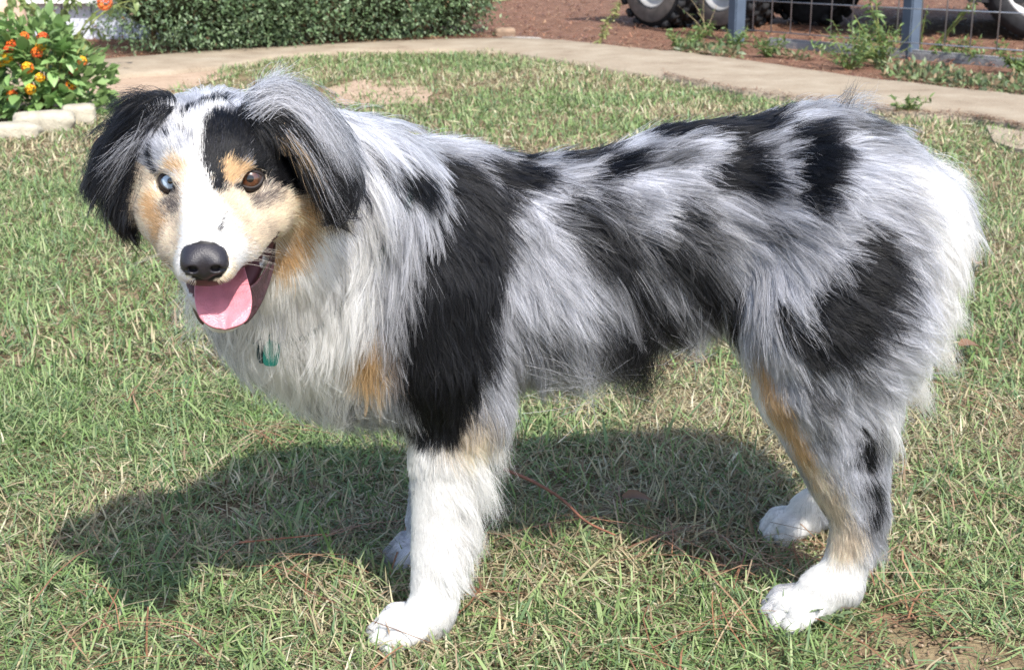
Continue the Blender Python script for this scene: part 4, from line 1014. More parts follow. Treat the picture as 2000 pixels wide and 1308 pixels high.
_lp, _ld, _ll = np.array(_lp, np.float32), np.array(_ld, np.float32), np.array(_ll, np.float32)
def lie(p):
    """direction, length and lift of the body coat at p"""
    n = len(p); d = np.zeros((n, 2), np.float32); l = np.zeros((n, 2), np.float32)
    for s in range(0, n, 60000):
        q = p[s:s + 60000][:, [0, 2]]
        w = 1.0 / (((q[:, None, :] - _lp[None]) ** 2).sum(-1) + 1.2e-4) ** 3
        w /= w.sum(1, keepdims=True)
        d[s:s + 60000] = w @ _ld; l[s:s + 60000] = w @ _ll
    return np.stack([d[:, 0], np.zeros(n, np.float32), d[:, 1]], 1), l[:, 0], l[:, 1]
def head_lie(h, p):
    """on the head the coat runs back from the nose: h are head coordinates"""
    f, r, u = h.T
    back = h - np.array([.13, 0, -.015], np.float32)
    d = unit(back)[:, 0:1] * HF + (unit(back)[:, 1:2] * 1.0) * HR + unit(back)[:, 2:3] * HU
    low = sstep(-u, .0, .06) * sstep(-f, -.03, .05)                      # cheeks and throat fall downwards
    d = d + low[:, None] * np.array([0, 0, -.9], np.float32)
    L = .0055 + .006 * sstep(-f, -.05, .03) + .006 * sstep(u, .02, .06) + .020 * sstep(np.abs(r), .035, .06) * sstep(-f, .0, .05) * sstep(-u, -.02, .05) + .02 * sstep(-u, .05, .09) * sstep(-f, .0, .05)
    return d, L, np.full(len(f), .30, np.float32)
ear_pts, ear_dir = [], []
for sh in (earL, earR):
    for c in sh:
        for (a, ra), (b, rb) in zip(c, c[1:]):
            v = unit(np.array(b, np.float32) - np.array(a, np.float32))
            for t in (0, .5): ear_pts.append(np.array(a) * (1 - t) + np.array(b) * t); ear_dir.append(v)
        ear_pts.append(np.array(c[-1][0])); ear_dir.append(v)
ear_pts, ear_dir = np.array(ear_pts, np.float32), np.array(ear_dir, np.float32)
S0 = SDF(S.lo, S.lo + (S.n - 1) * S.vox, S.vox); S0.D = S_before_ears
def region(p):
    h = Hinv(p); reg = np.zeros(len(p), np.int32)
    hd = (h[:, 0] > -.10) & (np.linalg.norm(h - np.array([-.02, 0, -.01]), axis=1) < .135) & (p[:, 2] > .36)
    reg[hd] = 1
    ear = np.zeros(len(p), bool)
    cand = np.nonzero((p[:, 2] > .38) & (p[:, 1] < 1.33))[0]
    if len(cand):
        de = np.full(len(cand), 9.0, np.float32)
        for sh in (earL, earR):
            for c in sh: de = np.minimum(de, stroke_d(p[cand], [(np.array(a, np.float32), r) for a, r in c]))
        ear[cand] = (de < .0035) & (S0.sample(p[cand]) > .0008)
    reg[ear] = 2
    return reg, h
LIP_UP = [(529, 466), (523, 486), (515, 508), (503, 531), (489, 549), (474, 560), (458, 565)]
LIP_LO = [(531, 468), (529, 500), (522, 533), (511, 565), (499, 594), (487, 620), (470, 636)]
LIP_MID = []
for _a2, _b2 in list(zip(LIP_UP, LIP_LO)):
    _p, _q = hit(*_a2), hit(*_b2); _ok = np.linalg.norm(_p - _q) < .045; LIP_MID.append(((_p + _q) / 2 if _ok else _p + np.array([.002, 0, -.006], np.float32), min(float(np.linalg.norm(_p - _q)) * .5 + .0022, .0085)))
def bare(h, n, p):
    """skin without coat: eyes, nose leather, inside of the mouth"""
    f, r, u = h.T; nu = n @ HU
    e = np.minimum(np.linalg.norm(h - [.0035, .0335, .0012], axis=1), np.linalg.norm(h - [.0035, -.0295, .0012], axis=1)) < .0118
    ns = np.linalg.norm((h - [.098, 0, -.030]) / [.014, .019, .0165], axis=1) < 1.0
    mouth = (f > -.035) & (f < .12) & (np.abs(r) < .05) & (((nu < -.45) & (u < -.040) & (f > -.005) & (u > -.066)) | ((nu > .25) & (u < -.052) & (u > -.125) & (f > -.02)))
    hh_ = np.stack([f, np.abs(r - .0035), u], 1); a_, b_ = np.array([.012, .0475, -.046]), np.array([.05, .036, -.066]); ba_ = b_ - a_
    tt_ = np.clip(((hh_ - a_) @ ba_) / (ba_ @ ba_), 0, 1); mouth |= np.linalg.norm(hh_ - a_ - tt_[:, None] * ba_, axis=1) < .0075 + .0045 * tt_
    near_ = np.nonzero((p[:, 1] < 1.30) & (p[:, 2] > .36))[0]
    if len(near_): mouth[near_] |= stroke_d(p[near_], LIP_MID) < 0
    return e, ns, mouth
def field(p, n):
    reg, h = region(p)
    d, L, lf = lie(p)
    m = reg == 1
    if m.any():
        hd, hL, hl = head_lie(h[m], p[m])
        t = sstep(-h[m][:, 0], .045, .10)                                   # the head coat passes into the ruff
        d[m] = unit(hd) * (1 - t)[:, None] + d[m] * t[:, None]; L[m] = hL * (1 - t) + np.minimum(L[m], .05) * t; lf[m] = hl * (1 - t) + lf[m] * t
    m = reg == 2
    if m.any():
        w = 1.0 / (((p[m][:, None, :] - ear_pts[None]) ** 2).sum(-1) + 1e-4) ** 2; w /= w.sum(1, keepdims=True)
        ed = w @ ear_dir + np.array([0, 0, -.25], np.float32)
        d[m] = ed; L[m] = .030 + .016 * vnoise(p[m], 60, 9); lf[m] = .30
    d = d - n * (d * n).sum(1, keepdims=True)
    return unit(d), L, lf, reg, h

def body_col(p, n, rg):
    reg, h = region(p)
    c = colours(kinds(p, reg, rg), p, rg)
    e, ns, mo = bare(h, n, p)
    c[e] = (.02, .016, .016); c[ns] = (.012, .011, .012); c[mo] = (.10, .035, .040)
    return c
_, vn = S.sample(dv, True)
vcol = body_col(dv, vn, np.random.default_rng(3)) * .8
bme = np_mesh('body', dv, dq); set_col(bme, 'col', vcol)
M_SKIN = attr_mat('dog_skin', rough=.55, spec=.3)
body = on_dog(link_mesh('body', bme, M_SKIN))

# ---- hairs
def make_fur(name, sel, cover, width, seed, npt=7, clump=(.85, .45), wild=.025):
    rg = np.random.default_rng(seed)
    fv = dv[dq]; fc = fv.mean(1)
    d1, d2 = fv[:, 2] - fv[:, 0], fv[:, 3] - fv[:, 1]
    area = .5 * np.linalg.norm(np.cross(d1, d2), axis=1)
    _, fn = S.sample(fc, True)
    fd, fL, flf, freg, fh = field(fc, fn)
    e, ns, mo = bare(fh, fn, fc)
    dens = area * cover / (np.maximum(fL, .006) * width)
    dens *= np.where((fc[:, 1] > 1.58) & (fn[:, 1] > .25), .45, 1.0)        # the far flank needs fewer
    dens[e | ns | mo | (fc[:, 2] < .002)] = 0
    dens[~sel(freg)] = 0
    cnt = np.floor(dens + rg.random(len(dens))).astype(int)
    fi = np.repeat(np.arange(len(cnt)), cnt); N = len(fi)
    a, b = rg.random((2, N, 1)).astype(np.float32)
    q = fv[fi]
    p = (q[:, 0] * (1 - a) + q[:, 1] * a) * (1 - b) + (q[:, 3] * (1 - a) + q[:, 2] * a) * b
    _, n = S.sample(p, True)
    d, L, lf, reg, h = field(p, n)
    L = L * (.62 + .55 * rg.random(N)); L *= 1 + .35 * (vnoise(p, 45, 11) - .5)
    w = rg.random(N) < wild
    lf = np.where(w, lf + .35, lf * (.8 + .4 * rg.random(N)))
    d = d + rg.normal(0, .09, (N, 3)) + w[:, None] * rg.normal(0, .25, (N, 3))
    swirl = (np.stack([vnoise(p, 26, 20 + k) for k in range(3)], 1) - .5)
    Lq = np.clip(L / .03, .3, 1)[:, None]; d = d + swirl * .55 * Lq + (np.stack([vnoise(p, 80, 30 + k) for k in range(3)], 1) - .5) * .35 * Lq
    d = unit(d - n * (d * n).sum(1, keepdims=True)).astype(np.float32)
    pts = np.empty((N, npt, 3), np.float32); pts[:, 0] = p - n * .0006
    nn0 = n.copy(); cur = pts[:, 0].copy(); nn = n.copy(); dd = d.copy(); st = (L / (npt - 1)).astype(np.float32)
    lf = lf.astype(np.float32)
    for i in range(1, npt):
        t = i / (npt - 1)
        grav = np.array([0, 0, -1], np.float32) * (np.clip(L * 5, 0, .25) * t)[:, None]
        v = unit(dd + nn * (lf * (1.5 - 1.2 * t))[:, None] + grav)
        cur = cur + v * st[:, None]
        ds, g = S.sample(cur, True)
        lo = (.0006 + .10 * L * t * (.5 + lf)).astype(np.float32); hi = (L * (.16 + .42 * lf) * t ** .8 + .0015).astype(np.float32)
        fix = np.where(ds < lo, lo - ds, np.where((ds > hi) & ~w & (lf < .5), (hi - ds) * .45, 0))
        cur = cur + g * fix[:, None]
        pts[:, i] = cur
        nn = g; dd = unit(dd * .8 + unit(v) * .2); dd = dd - nn * (dd * nn).sum(1, keepdims=True); dd = unit(dd)
    # hairs gather into locks: wide ones, then narrow ones, each lock with its own length, set and shade
    from mathutils.kdtree import KDTree
    tt = np.linspace(0, 1, npt, dtype=np.float32)
    root = pts[:, 0].copy(); shade = np.ones(N, np.float32)
    Lr = np.clip(L / .03, .12, 1.2)
    near = None
    for size, amt, keep in ((.020, clump[1], .55), (.0085, clump[0] * .8, .40), (.0038, clump[0], .30)):
        ng = int(np.clip((area * (cnt > 0)).sum() / size ** 2, 8, N * .5)); gi = rg.choice(N, ng, replace=False)
        kd = KDTree(ng)
        for q_, co in enumerate(root[gi].tolist()): kd.insert(co, q_)
        kd.balance()
        near = np.array([kd.find(co)[1] for co in root.tolist()])
        gpts = pts[gi].copy()
        gn = nn0[gi]; gd = unit(gpts[:, -1] - gpts[:, 0]); gs_ = np.cross(gn, gd)
        sw = rg.normal(0, 1, ng)[:, None]; lft = rg.normal(0, 1, ng)[:, None]; ph = rg.random(ng)[:, None] * 6.28
        gl = (L[gi] * np.clip(size / .0085, .35, 1.0))[:, None]
        wave = (sw * .16 * tt[None] ** 1.3 + .05 * np.sin(tt[None] * 5 + ph) * tt[None]) * gl
        up = np.maximum(lft, -.3) * .07 * gl * np.sin(tt[None] * 2.2)
        gpts = gpts + gs_[:, None, :] * wave[:, :, None] + gn[:, None, :] * up[:, :, None]
        lenf = np.clip(1 + .16 * rg.normal(0, 1, ng), .6, 1.35)[:, None, None]
        gpts = gpts[:, :1] + (gpts - gpts[:, :1]) * lenf
        sh_g = np.clip(1 + (.09 if size < .01 else .06) * rg.normal(0, 1, ng), .6, 1.4)
        shade *= 1 + (sh_g[near] - 1) * np.clip(Lr, .3, 1)
        off = root - root[gi][near]
        amt_i = np.clip(amt * np.clip(Lr ** 1.5, .10, 1.0) * (.75 + .3 * rg.random(N)), 0, .97) * ~w * (np.linalg.norm(off, axis=1) < size * 2.2)
        cfac = (amt_i[:, None] * tt[None] ** .9)[:, :, None]
        pts = pts * (1 - cfac) + (gpts[near] + off[:, None, :] * keep) * cfac
    # colour: judged a little way along the hair, where it is seen; most hairs of a lock agree
    mid = (pts[:, (npt * 3) // 5] * .8 + pts[:, 0] * .2)
    gmid = mid[gi][near]; share = (rg.random(N) < .6) & (np.linalg.norm(gmid - mid, axis=1) < .012); mid = np.where(share[:, None], gmid, mid)
    ds, g = S.sample(mid, True); mid = mid - g * ds[:, None]
    k = kinds(mid, reg, rg); col = np.clip(colours(k, root, rg) * np.clip(shade, .5, 1.6)[:, None], .002, .9)
    hc = bpy.data.hair_curves.new(name)
    hc.add_curves([npt] * N)
    hc.position_data.foreach_set('vector', pts.reshape(-1))
    rad = (width * .5 * (.7 + .6 * rg.random(N)))[:, None] * (1 - .75 * tt[None] ** 1.6)
    at = hc.attributes.get('radius') or hc.attributes.new('radius', 'FLOAT', 'POINT')
    at.data.foreach_set('value', rad.astype(np.float32).ravel())
    ca = hc.attributes.new('col', 'FLOAT_COLOR', 'CURVE')
    cc = np.ones((N, 4), np.float32); cc[:, :3] = col; ca.data.foreach_set('color', cc.ravel())
    o = bpy.data.objects.new(name, hc); C.objects.link(o); on_dog(o); o['kind'] = 'stuff'
    hc.materials.append(M_FUR)
    print(name, N, round(time.time() - T0, 1))
    return o
M_FUR, _nt, _b = new_mat('dog_fur')
_a = _nt.nodes.new('ShaderNodeAttribute'); _a.attribute_name = 'col'
_b.inputs['Roughness'].default_value = .42; _b.inputs['Specular IOR Level'].default_value = .30
_nt.links.new(_a.outputs['Color'], _b.inputs['Base Color'])
_t = _nt.nodes.new('ShaderNodeBsdfTranslucent'); _m = _nt.nodes.new('ShaderNodeMixShader'); _m.inputs[0].default_value = .38
_nt.links.new(_a.outputs['Color'], _t.inputs[0]); _nt.links.new(_b.outputs[0], _m.inputs[1]); _nt.links.new(_t.outputs[0], _m.inputs[2])
_h = _nt.nodes.new('ShaderNodeBsdfHairPrincipled'); _h.parametrization = 'COLOR'; _h.inputs['Roughness'].default_value = .35; _h.inputs['Radial Roughness'].default_value = .5
_nt.links.new(_a.outputs['Color'], _h.inputs['Color']); _m2 = _nt.nodes.new('ShaderNodeMixShader'); _m2.inputs[0].default_value = .40
_nt.links.new(_m.outputs[0], _m2.inputs[1]); _nt.links.new(_h.outputs[0], _m2.inputs[2]); _nt.links.new(_m2.outputs[0], _nt.nodes['Material Output'].inputs[0])
make_fur('fur', lambda r: r == 0, 4.6, .00023, 11)
make_fur('head_fur', lambda r: r == 1, 3.6, .00030, 12, npt=5, clump=(.55, .2), wild=.012)
make_fur('ear_fur', lambda r: r == 2, 6.0, .00030, 13, clump=(.85, .5), wild=.04)
# ---- extra locks that follow a path
def locks(name, lst, width=.00026, npt=8, seed=21):
    rg = np.random.default_rng(seed); PT, RAD, COL = [], [], []
    tt = np.linspace(0, 1, npt, dtype=np.float32)
    for path, s0, s1, n, kd in lst:
        g = np.array([A(*q) for q in path], np.float32)
        seg = np.concatenate([[0], np.cumsum(np.linalg.norm(np.diff(g, axis=0), axis=1))]); seg /= seg[-1]
        for j in range(n):
            e = .55 + .5 * rg.random(); q = np.clip(tt * e, 0, 1)
            gi = np.stack([np.interp(q, seg, g[:, k]) for k in range(3)], 1)
            for _ in range(2): gi[1:-1] = (gi[:-2] + gi[2:] + 2 * gi[1:-1]) / 4
            o0 = rg.normal(0, s0, 3); o1 = rg.normal(0, s1, 3); bow = rg.normal(0, s1 * .5, 3)
            PT.append(gi + o0 * (1 - tt)[:, None] + o1 * tt[:, None] + bow * (tt * (1 - tt) * 2)[:, None])
            RAD.append(width * .5 * (.7 + .6 * rg.random()) * (1 - .75 * tt ** 1.6))
        kk = np.full(n, KIND[kd]); COL.append(colours(kk, np.array([p[0] for p in PT[-n:]], np.float32) + rg.normal(0, .01, (n, 3)).astype(np.float32), rg))
    PT = np.array(PT, np.float32); N = len(PT)
    hc = bpy.data.hair_curves.new(name); hc.add_curves([npt] * N)
    hc.position_data.foreach_set('vector', PT.reshape(-1))
    at = hc.attributes.get('radius') or hc.attributes.new('radius', 'FLOAT', 'POINT'); at.data.foreach_set('value', np.array(RAD, np.float32).ravel())
    ca = hc.attributes.new('col', 'FLOAT_COLOR', 'CURVE'); cc = np.ones((N, 4), np.float32); cc[:, :3] = np.concatenate(COL); ca.data.foreach_set('color', cc.ravel())
    o = bpy.data.objects.new(name, hc); C.objects.link(o); on_dog(o); o['kind'] = 'stuff'; hc.materials.append(M_FUR)
    return o
locks('ear_feathering', [
 ([(508, 205, 1.238), (528, 165, 1.24), (580, 172, 1.245), (640, 225, 1.243), (685, 310, 1.235), (698, 350, 1.232)], .006, .007, 700, 'g'),
 ([(510, 205, 1.234), (535, 180, 1.236), (585, 205, 1.238), (640, 262, 1.234), (680, 335, 1.228)], .007, .008, 420, 'L'),
 ([(508, 205, 1.238), (532, 172, 1.24), (580, 190, 1.243), (630, 250, 1.236), (664, 325, 1.230)], .006, .007, 600, 'L'),
 ([(512, 205, 1.240), (522, 172, 1.242), (545, 150, 1.245), (570, 150, 1.25)], .004, .007, 260, 'L'),
 ([(508, 210, 1.240), (505, 180, 1.242), (520, 160, 1.245)], .004, .006, 160, 'g'),
 ([(540, 225, 1.240), (600, 270, 1.236), (650, 345, 1.234), (686, 405, 1.238)], .006, .007, 700, 'B'),
 ([(568, 250, 1.238), (622, 330, 1.232), (654, 400, 1.236), (684, 470, 1.244)], .005, .008, 420, 'B'),
 ([(585, 290, 1.238), (622, 350, 1.232), (646, 410, 1.238), (662, 460, 1.244)], .005, .008, 300, 'B'),
 ([(565, 250, 1.233), (612, 310, 1.228), (652, 390, 1.229), (680, 440, 1.233)], .004, .006, 90, 'L'),
 ([(570, 258, 1.232), (605, 312, 1.227), (632, 380, 1.229)], .003, .004, 60, 'T'),
 ([(305, 212, 1.243), (240, 245, 1.244), (188, 320, 1.242), (165, 392, 1.24)], .006, .005, 700, 'B'),
 ([(300, 230, 1.238), (235, 290, 1.238), (195, 350, 1.236), (172, 395, 1.236)], .006, .006, 500, 'B'),
 ([(302, 250, 1.234), (258, 330, 1.232), (240, 400, 1.232), (238, 470, 1.234)], .006, .006, 700, 'B'),
 ([(312, 290, 1.230), (284, 370, 1.226), (276, 430, 1.228), (278, 468, 1.232)], .004, .005, 700, 'B'),
 ([(305, 240, 1.231), (262, 290, 1.229), (225, 345, 1.229), (195, 385, 1.23)], .006, .006, 70, 'g'),
 ([(298, 245, 1.231), (240, 290, 1.230), (200, 330, 1.230), (185, 350, 1.232)], .004, .005, 50, 'L'),
 ([(285, 270, 1.231), (250, 310, 1.229), (225, 345, 1.23)], .004, .004, 40, 'g'),
 ([(312, 205, 1.246), (275, 190, 1.247), (235, 198, 1.248), (215, 222, 1.248)], .004, .006, 220, 'B'),
])
locks('long_hair', [
 ([(1740, 350, 1.53), (1790, 338, 1.52), (1850, 350, 1.52), (1885, 400, 1.53)], .012, .010, 1300, 'W'),
 ([(1760, 380, 1.50), (1820, 375, 1.50), (1870, 420, 1.51), (1880, 480, 1.52)], .012, .012, 1200, 'W'),
 ([(1780, 430, 1.50), (1830, 475, 1.50), (1872, 560, 1.52)], .014, .008, 1000, 'W'),
 ([(1790, 520, 1.49), (1835, 575, 1.50), (1880, 645, 1.52)], .014, .008, 900, 'W'),
 ([(1770, 600, 1.48), (1830, 660, 1.49), (1860, 730, 1.51)], .012, .008, 600, 'W'),
 ([(1740, 680, 1.47), (1790, 750, 1.48), (1815, 810, 1.50)], .012, .007, 600, 'W'),
 ([(1700, 770, 1.465), (1735, 830, 1.47), (1750, 890, 1.48)], .008, .008, 220, 'L'),
 ([(1230, 650, 1.47), (1250, 720, 1.465), (1258, 785, 1.475)], .026, .009, 800, 'B'),
 ([(1200, 660, 1.47), (1215, 730, 1.465), (1215, 770, 1.475)], .022, .007, 400, 'D'),
 ([(1120, 680, 1.47), (1150, 740, 1.465), (1160, 775, 1.475)], .03, .008, 400, 'G'),
 ([(1350, 620, 1.48), (1365, 680, 1.475), (1370, 705, 1.48)], .022, .006, 260, 'L'),
 ([(925, 820, 1.425), (960, 865, 1.425), (978, 930, 1.43)], .007, .008, 500, 'W'),
 ([(900, 870, 1.415), (942, 935, 1.415), (965, 1010, 1.42)], .007, .008, 700, 'W'),
 ([(885, 950, 1.41), (920, 1015, 1.412), (935, 1090, 1.42)], .006, .007, 600, 'W'),
 ([(875, 1020, 1.405), (902, 1075, 1.41), (918, 1140, 1.415)], .005, .006, 450, 'W'),
 ([(1700, 1000, 1.455), (1720, 1050, 1.456), (1728, 1110, 1.457)], .006, .004, 160, 'L'),
 ([(1640, 215, 1.53), (1655, 195, 1.53), (1665, 175, 1.53), (1672, 160, 1.53)], .006, .005, 60, 'D'),
 ([(1665, 215, 1.53), (1690, 198, 1.53), (1720, 200, 1.53)], .008, .008, 120, 'G'),
 ([(430, 540, 1.31), (390, 590, 1.30), (370, 650, 1.31)], .014, .014, 350, 'W'),
 ([(540, 620, 1.345), (525, 680, 1.335), (515, 730, 1.34)], .010, .008, 260, 'W'),
 ([(690, 730, 1.43), (675, 790, 1.42), (655, 840, 1.425)], .022, .007, 700, 'W'),
], .00025, seed=22)
# ---- whiskers
def whiskers():
    rg = np.random.default_rng(5); bm = bmesh.new()
    for s in (-1, 1):
        for k in range(11):
            f0 = .045 + .035 * rg.random(); u0 = -.030 - .014 * rg.random(); r0 = s * (.030 - .16 * (f0 - .045))
            L = .02 + .03 * rg.random(); up = -.25 + .3 * rg.random()
            p = [H(f0, r0, u0)]
            for j in range(1, 5):
                t = j / 4; p.append(H(f0 - L * .35 * t, r0 + s * L * t, u0 + up * L * t - .3 * L * t * t))
            bm_tube(bm, p, [.00016, .00015, .00012, .00009, .00004], 4)
    return on_dog(bm_obj('whiskers', bm, simple_mat('whisker', (.35, .32, .28), .4)))
whiskers()['kind'] = 'stuff'

# ---- eyes
M_LID = simple_mat('eyelid', (.018, .014, .014), .6, .3)
def cap(bm, c, Rr, ax, t, v, a0, a1, n=40, rings=8, fn=None, lay=None):
    """a spherical cap from polar angle a0 to a1 round the axis ax"""
    prev = None
    for i in range(rings + 1):
        a = a0 + (a1 - a0) * i / rings
        row = []
        for k in range(n):
            ph = 2 * math.pi * k / n
            d = ax * math.cos(a) + (t * math.cos(ph) + v * math.sin(ph)) * math.sin(a)
            w = bm.verts.new(Vector(c + d * Rr)); row.append(w)
            if fn: w[lay] = (*fn(i / rings, ph), 1)
        if prev:
            for k in range(n): bm.faces.new((prev[k], row[k], row[(k + 1) % n], prev[(k + 1) % n]))
        prev = row
def eye(s, lab, iris_fn, pup, wide):
    c = H(-.0026 if s < 0 else -.0036, s * .0315 + .002, .0012); Rr = .0122
    ax = unit(HF * .93 + HR * (.085 if s > 0 else -.03) + HU * .31); t = unit(np.cross(HU, ax)); v = np.cross(ax, t)
    m_ball = simple_mat('eye_white', (.06, .04, .035), .10, .5)
    bm = bmesh.new(); cap(bm, c, Rr, ax, t, v, .02, 2.2, 32, 16)
    ball = on_dog(bm_obj('eye', bm, m_ball)); ball['label'] = lab
    bm = bmesh.new(); lay = bm.verts.layers.float_color.new('col')
    cap(bm, c, Rr * 1.012, ax, t, v, .02, .70, 64, 12, iris_fn, lay)
    m = attr_mat('iris', rough=.25, spec=.5); m.node_tree.nodes['Principled BSDF'].inputs['Coat Weight'].default_value = 1; m.node_tree.nodes['Principled BSDF'].inputs['Coat Roughness'].default_value = .02
    on_dog(bm_obj('iris', bm, m), ball)
    bm = bmesh.new(); cap(bm, c, Rr * 1.02, ax, t, v, .004, pup, 32, 4)
    on_dog(bm_obj('pupil', bm, simple_mat('pupil', (.004, .004, .005), .06, .6)), ball)
    # lids: a thin dark rim with an almond opening
    lx = unit(HF * .92 + HR * (.08 + (.10 if s > 0 else -.02)) + HU * .28); lt = unit(np.cross(HU, lx)); lv = np.cross(lx, lt); lt = lt * s
    bm = bmesh.new(); n = 56; rows = []
    for i, (ra, grow) in enumerate(((1.005, 0), (1.05, .015), (1.09, .06), (1.09, .14), (1.05, .30), (.93, .62))):
        row = []
        for k in range(n):
            ph = 2 * math.pi * k / n; cx, sy = math.cos(ph), math.sin(ph)
            hw = (.72 + .06 * wide) + (.16 if cx < 0 else .08) * abs(cx) ** 4; hh = ((.42 if wide else .50) if sy > 0 else .54) * (1 - .12 * abs(cx) ** 2)
            x, y = hw * cx, hh * sy - .12 * (-cx if cx < 0 else 0) ** 3 + .06 * max(cx, 0) ** 3
            a = math.hypot(x, y); a2 = a + grow
            d = lx * math.cos(a2) + (lt * x / a + lv * y / a) * math.sin(a2)
            row.append(bm.verts.new(Vector(c + d * Rr * ra)))
        rows.append(row)
    for r0, r1 in zip(rows, rows[1:]):
        for k in range(n): bm.faces.new((r0[k], r1[k], r1[(k + 1) % n], r0[(k + 1) % n]))
    bmesh.ops.recalc_face_normals(bm, faces=bm.faces)
    on_dog(bm_obj('eyelid', bm, M_LID), ball)
def iris_blue(r, ph):
    n = .75 + .5 * (.5 + .5 * math.sin(ph * 23 + 3 * math.sin(ph * 7))) * .5 + .1 * math.sin(ph * 41)
    if r > .80: return (.07 * n, .10 * n, .15 * n)
    k = (.40, .51, .64) if r > .40 else (.27, .38, .53)
    return tuple(min(1, q * n) for q in k)
def iris_brown(r, ph):
    n = .75 + .3 * (.5 + .5 * math.sin(ph * 19 + 2 * math.sin(ph * 5))) + .12 * math.sin(ph * 37)
    if r > .86: return (.03 * n, .012 * n, .008 * n)
    return tuple(q * n for q in ((.075, .026, .011) if r < .8 else (.04, .014, .008)))
eye(-1, 'pale blue eye', iris_blue, .20, 0)
eye(1, 'dark brown eye', iris_brown, .26, 1)

# ---- nose leather
N_ = SDF(H(.096, 0, -.031) - .034, H(.096, 0, -.031) + .034, .0007)
N_.ell(H(.0900, -.0005, -.0260), HM, (.0165, .0176, .0118), .004)
for s in (-1, 1):
    N_.ell(H(.0985, s * .0085, -.0305), HM, (.0110, .0095, .0095), .005)
    N_.ell(H(.0935, s * .0120, -.0345), HM, (.0085, .0065, .0060), .004)
N_.ell(H(.0970, 0, -.0370), HM, (.0085, .0085, .0085), .005)
for s in (-1, 1):
    N_.ell(H(.1090, s * .0090, -.0330), HM, (.0085, .0042, .0034), .002, sub=True)
    N_.cone(H(.1065, s * .0125, -.0345), H(.0985, s * .0190, -.0360), .0016, .0012, .0015, sub=True)
N_.cone(H(.1110, 0, -.0290), H(.1060, 0, -.0460), .0007, .0010, .0020, sub=True)
nv, nq = N_.mesh()
M_NOSE, _nt, _b = new_mat('nose_leather')
_b.inputs['Base Color'].default_value = (.014, .012, .017, 1); _b.inputs['Roughness'].default_value = .50; _b.inputs['Specular IOR Level'].default_value = .55
_tc = _nt.nodes.new('ShaderNodeTexCoord'); _v = _nt.nodes.new('ShaderNodeTexVoronoi'); _v.inputs['Scale'].default_value = 900
_bp = _nt.nodes.new('ShaderNodeBump'); _bp.inputs['Strength'].default_value = .35; _bp.inputs['Distance'].default_value = .0006
_nt.links.new(_tc.outputs['Object'], _v.inputs['Vector']); _nt.links.new(_v.outputs[0], _bp.inputs['Height']); _nt.links.new(_bp.outputs[0], _b.inputs['Normal'])
on_dog(link_mesh('nose', np_mesh('nose', nv, nq), M_NOSE))

# ---- tongue
def tongue():
    prof = [(-.012, .002, -.0590, .016), (.02, .004, -.0665, .019), (.042, .006, -.0740, .0215), (.058, .0078, -.0798, .0232), (.070, .0088, -.0846, .0230), (.078, .0092, -.0884, .0208), (.0835, .0094, -.0915, .0165), (.0860, .0095, -.0935, .0110), (.0870, .0095, -.0945, .005)]
    bm = bmesh.new(); rows = []; n = 28
    for i, (f, r, u, hw) in enumerate(prof):
        a, b = prof[max(i - 1, 0)], prof[min(i + 1, len(prof) - 1)]
        tv = unit(np.array([b[0] - a[0], 0, b[2] - a[2]])); nv_ = np.array([-tv[2], 0, tv[0]])      # (f,r,u), the upper side
        row = []
        for k in range(n):
            ph = 2 * math.pi * k / n; x = math.cos(ph); y = math.sin(ph)
            xx = hw * math.copysign(abs(x) ** .8, x)
            th = .0042 * (1 if i < 6 else (.8 if i < 8 else .5))
            h = th * math.copysign(abs(y) ** .8, y)
            h += .0060 * (x * x) * (1 if i < 5 else .45) - (.0032 * math.exp(-(x / .16) ** 2) if y > 0 else 0) + .0006 * math.sin(i * 2.1 + x * 5)
            row.append(bm.verts.new(Vector(H(f + nv_[0] * h, r + .002 + xx, u + nv_[2] * h))))
        rows.append(row)
    for r0, r1 in zip(rows, rows[1:]):
        for k in range(n): bm.faces.new((r0[k], r0[(k + 1) % n], r1[(k + 1) % n], r1[k]))
    bm.faces.new(rows[0]); bm.faces.new(rows[-1][::-1])
    bmesh.ops.recalc_face_normals(bm, faces=bm.faces)
    m = simple_mat('tongue', (.52, .19, .225), .30, .5, var=.14, scale=90, bump=.25, bscale=700)
    b = m.node_tree.nodes['Principled BSDF']; b.inputs['Subsurface Weight'].default_value = .15; b.inputs['Subsurface Radius'].default_value = (.004, .002, .001)
    o = on_dog(bm_obj('tongue', bm, m))
    md = o.modifiers.new('smooth', 'SUBSURF'); md.levels = 1; md.render_levels = 2
tongue()

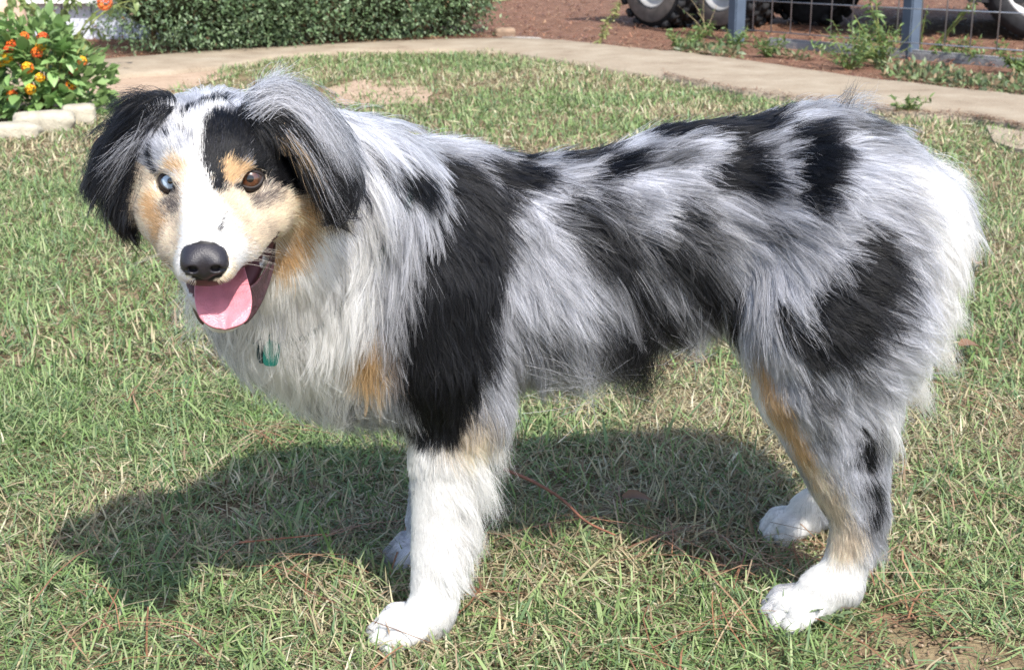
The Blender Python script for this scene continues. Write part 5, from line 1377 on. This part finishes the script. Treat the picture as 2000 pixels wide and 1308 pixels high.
# ---- dark lips along the corner of the open mouth
def lips():
    up, lo = LIP_UP, LIP_LO
    def onskin(q):
        return Hinv(hit(*q)[None])[0]
    for s in (1, -1):
        bm = bmesh.new(); rows = []
        for i, (a, b) in enumerate(zip(up, lo)):
            ha = onskin(a); hb = Hinv(A(b[0], b[1], float(hit(*a)[1]) + .010)[None])[0]; row = []
            lift = .0058 if i < 5 else .0035
            for j in range(7):
                t = j / 6; h = ha * (1 - t) + hb * t
                o = np.array([.75, .62, .05]); o = o / np.linalg.norm(o)
                h = h + o * (lift * (1 - .40 * math.sin(math.pi * t)) if i else lift) * (1 if s > 0 else .25)
                r = h[1] if s > 0 else .007 - h[1] * .72
                row.append(bm.verts.new(Vector(H(h[0], r, h[2]))))
            rows.append(row)
        for r0, r1 in zip(rows, rows[1:]):
            for j in range(6): bm.faces.new((r0[j], r1[j], r1[j + 1], r0[j + 1]))
        bmesh.ops.recalc_face_normals(bm, faces=bm.faces)
        o = on_dog(bm_obj('lip', bm, simple_mat('lip_flesh', (.050, .022, .026), .30, .5, var=.35, scale=160, bump=.3, bscale=400)))
        md = o.modifiers.new('thickness', 'SOLIDIFY'); md.thickness = .0022
        md = o.modifiers.new('smooth', 'SUBSURF'); md.levels = 1; md.render_levels = 1
lips()

M_CLAW = simple_mat('claw_horn', (.10, .085, .075), .4, .4, var=.2, scale=80)
for c_, d_, sc_ in CLAWS:
    bm = bmesh.new(); c_, d_ = Vector(c_), Vector(d_)
    bm_tube(bm, [c_ - d_ * .006 + Vector((0, 0, .002)), c_ + Vector((0, 0, .0015)), c_ + d_ * .004 - Vector((0, 0, .002)), c_ + d_ * .006 - Vector((0, 0, .006))], [.0030 * sc_, .0027 * sc_, .0018 * sc_, .0004], 6)
    on_dog(bm_obj('claw', bm, M_CLAW))
# ================================================================== COLLAR
def collar():
    c = A(610, 450, 1.37); ax = unit(A(535, 390, 1.29) - A(700, 500, 1.46)); t = unit(np.cross(ax, [0, 0, 1])); v = np.cross(t, ax)
    root = empty('collar', tuple(c), 0, 'dog collar sunk in the white ruff with two dangling tags', 'collar')
    pts = []
    for k in range(64):
        a = 2 * math.pi * k / 64; d = t * math.cos(a) + v * math.sin(a)
        q = c[None] + d[None] * np.linspace(.02, .24, 200, dtype=np.float32)[:, None]; s = S.sample(q.astype(np.float32)); i = int(np.argmax(s > -.0015)); pts.append(q[i] - c)
    bm = bmesh.new(); rows = []
    for k, p in enumerate(pts):
        d = unit(p); rows.append([bm.verts.new(Vector(p + ax * w + d * h)) for w, h in ((-.011, 0), (.011, 0), (.011, .0025), (-.011, .0025))])
    for k in range(64):
        r0, r1 = rows[k], rows[(k + 1) % 64]
        for j in range(4): bm.faces.new((r0[j], r0[(j + 1) % 4], r1[(j + 1) % 4], r1[j]))
    bmesh.ops.recalc_face_normals(bm, faces=bm.faces)
    bm_obj('strap', bm, simple_mat('collar_strap', (.012, .05, .045), .6, .3), root)
    for px, py, w, h, mat, rz in ((530, 690, .0075, .0125, simple_mat('green_tag', (.012, .12, .095), .35, .5, .4), .12), (514, 692, .0058, .0085, simple_mat('dark_tag', (.02, .035, .04), .4, .5, .4), -.1)):
        q = hit(px, py); d0 = np.array(ray(px, py).normalized(), np.float32); q = q - d0 * .028          # hangs on the outside of the coat
        bm = bmesh.new(); ol = []
        for k in range(28):
            a = 2 * math.pi * k / 28; x, z = math.cos(a), math.sin(a); ol.append((w * math.copysign(abs(x) ** .55, x), h * math.copysign(abs(z) ** .6, z)))
        fr = [bm.verts.new((x, -.0009, z)) for x, z in ol]; bk = [bm.verts.new((x, .0009, z)) for x, z in ol]
        bm.faces.new(fr); bm.faces.new(bk[::-1])
        for k in range(28): bm.faces.new((fr[k], bk[k], bk[(k + 1) % 28], fr[(k + 1) % 28]))
        bmesh.ops.recalc_face_normals(bm, faces=bm.faces)
        bm_tube(bm, [(.004 * math.cos(a), 0, h + .003 + .004 * math.sin(a)) for a in np.linspace(0, 6.28, 14)], .0007, 6)
        o = bm_obj('tag', bm, mat, root, False); o.location = Vector(q) - Vector(c); o.rotation_euler = (.1, rz, .25)
collar()
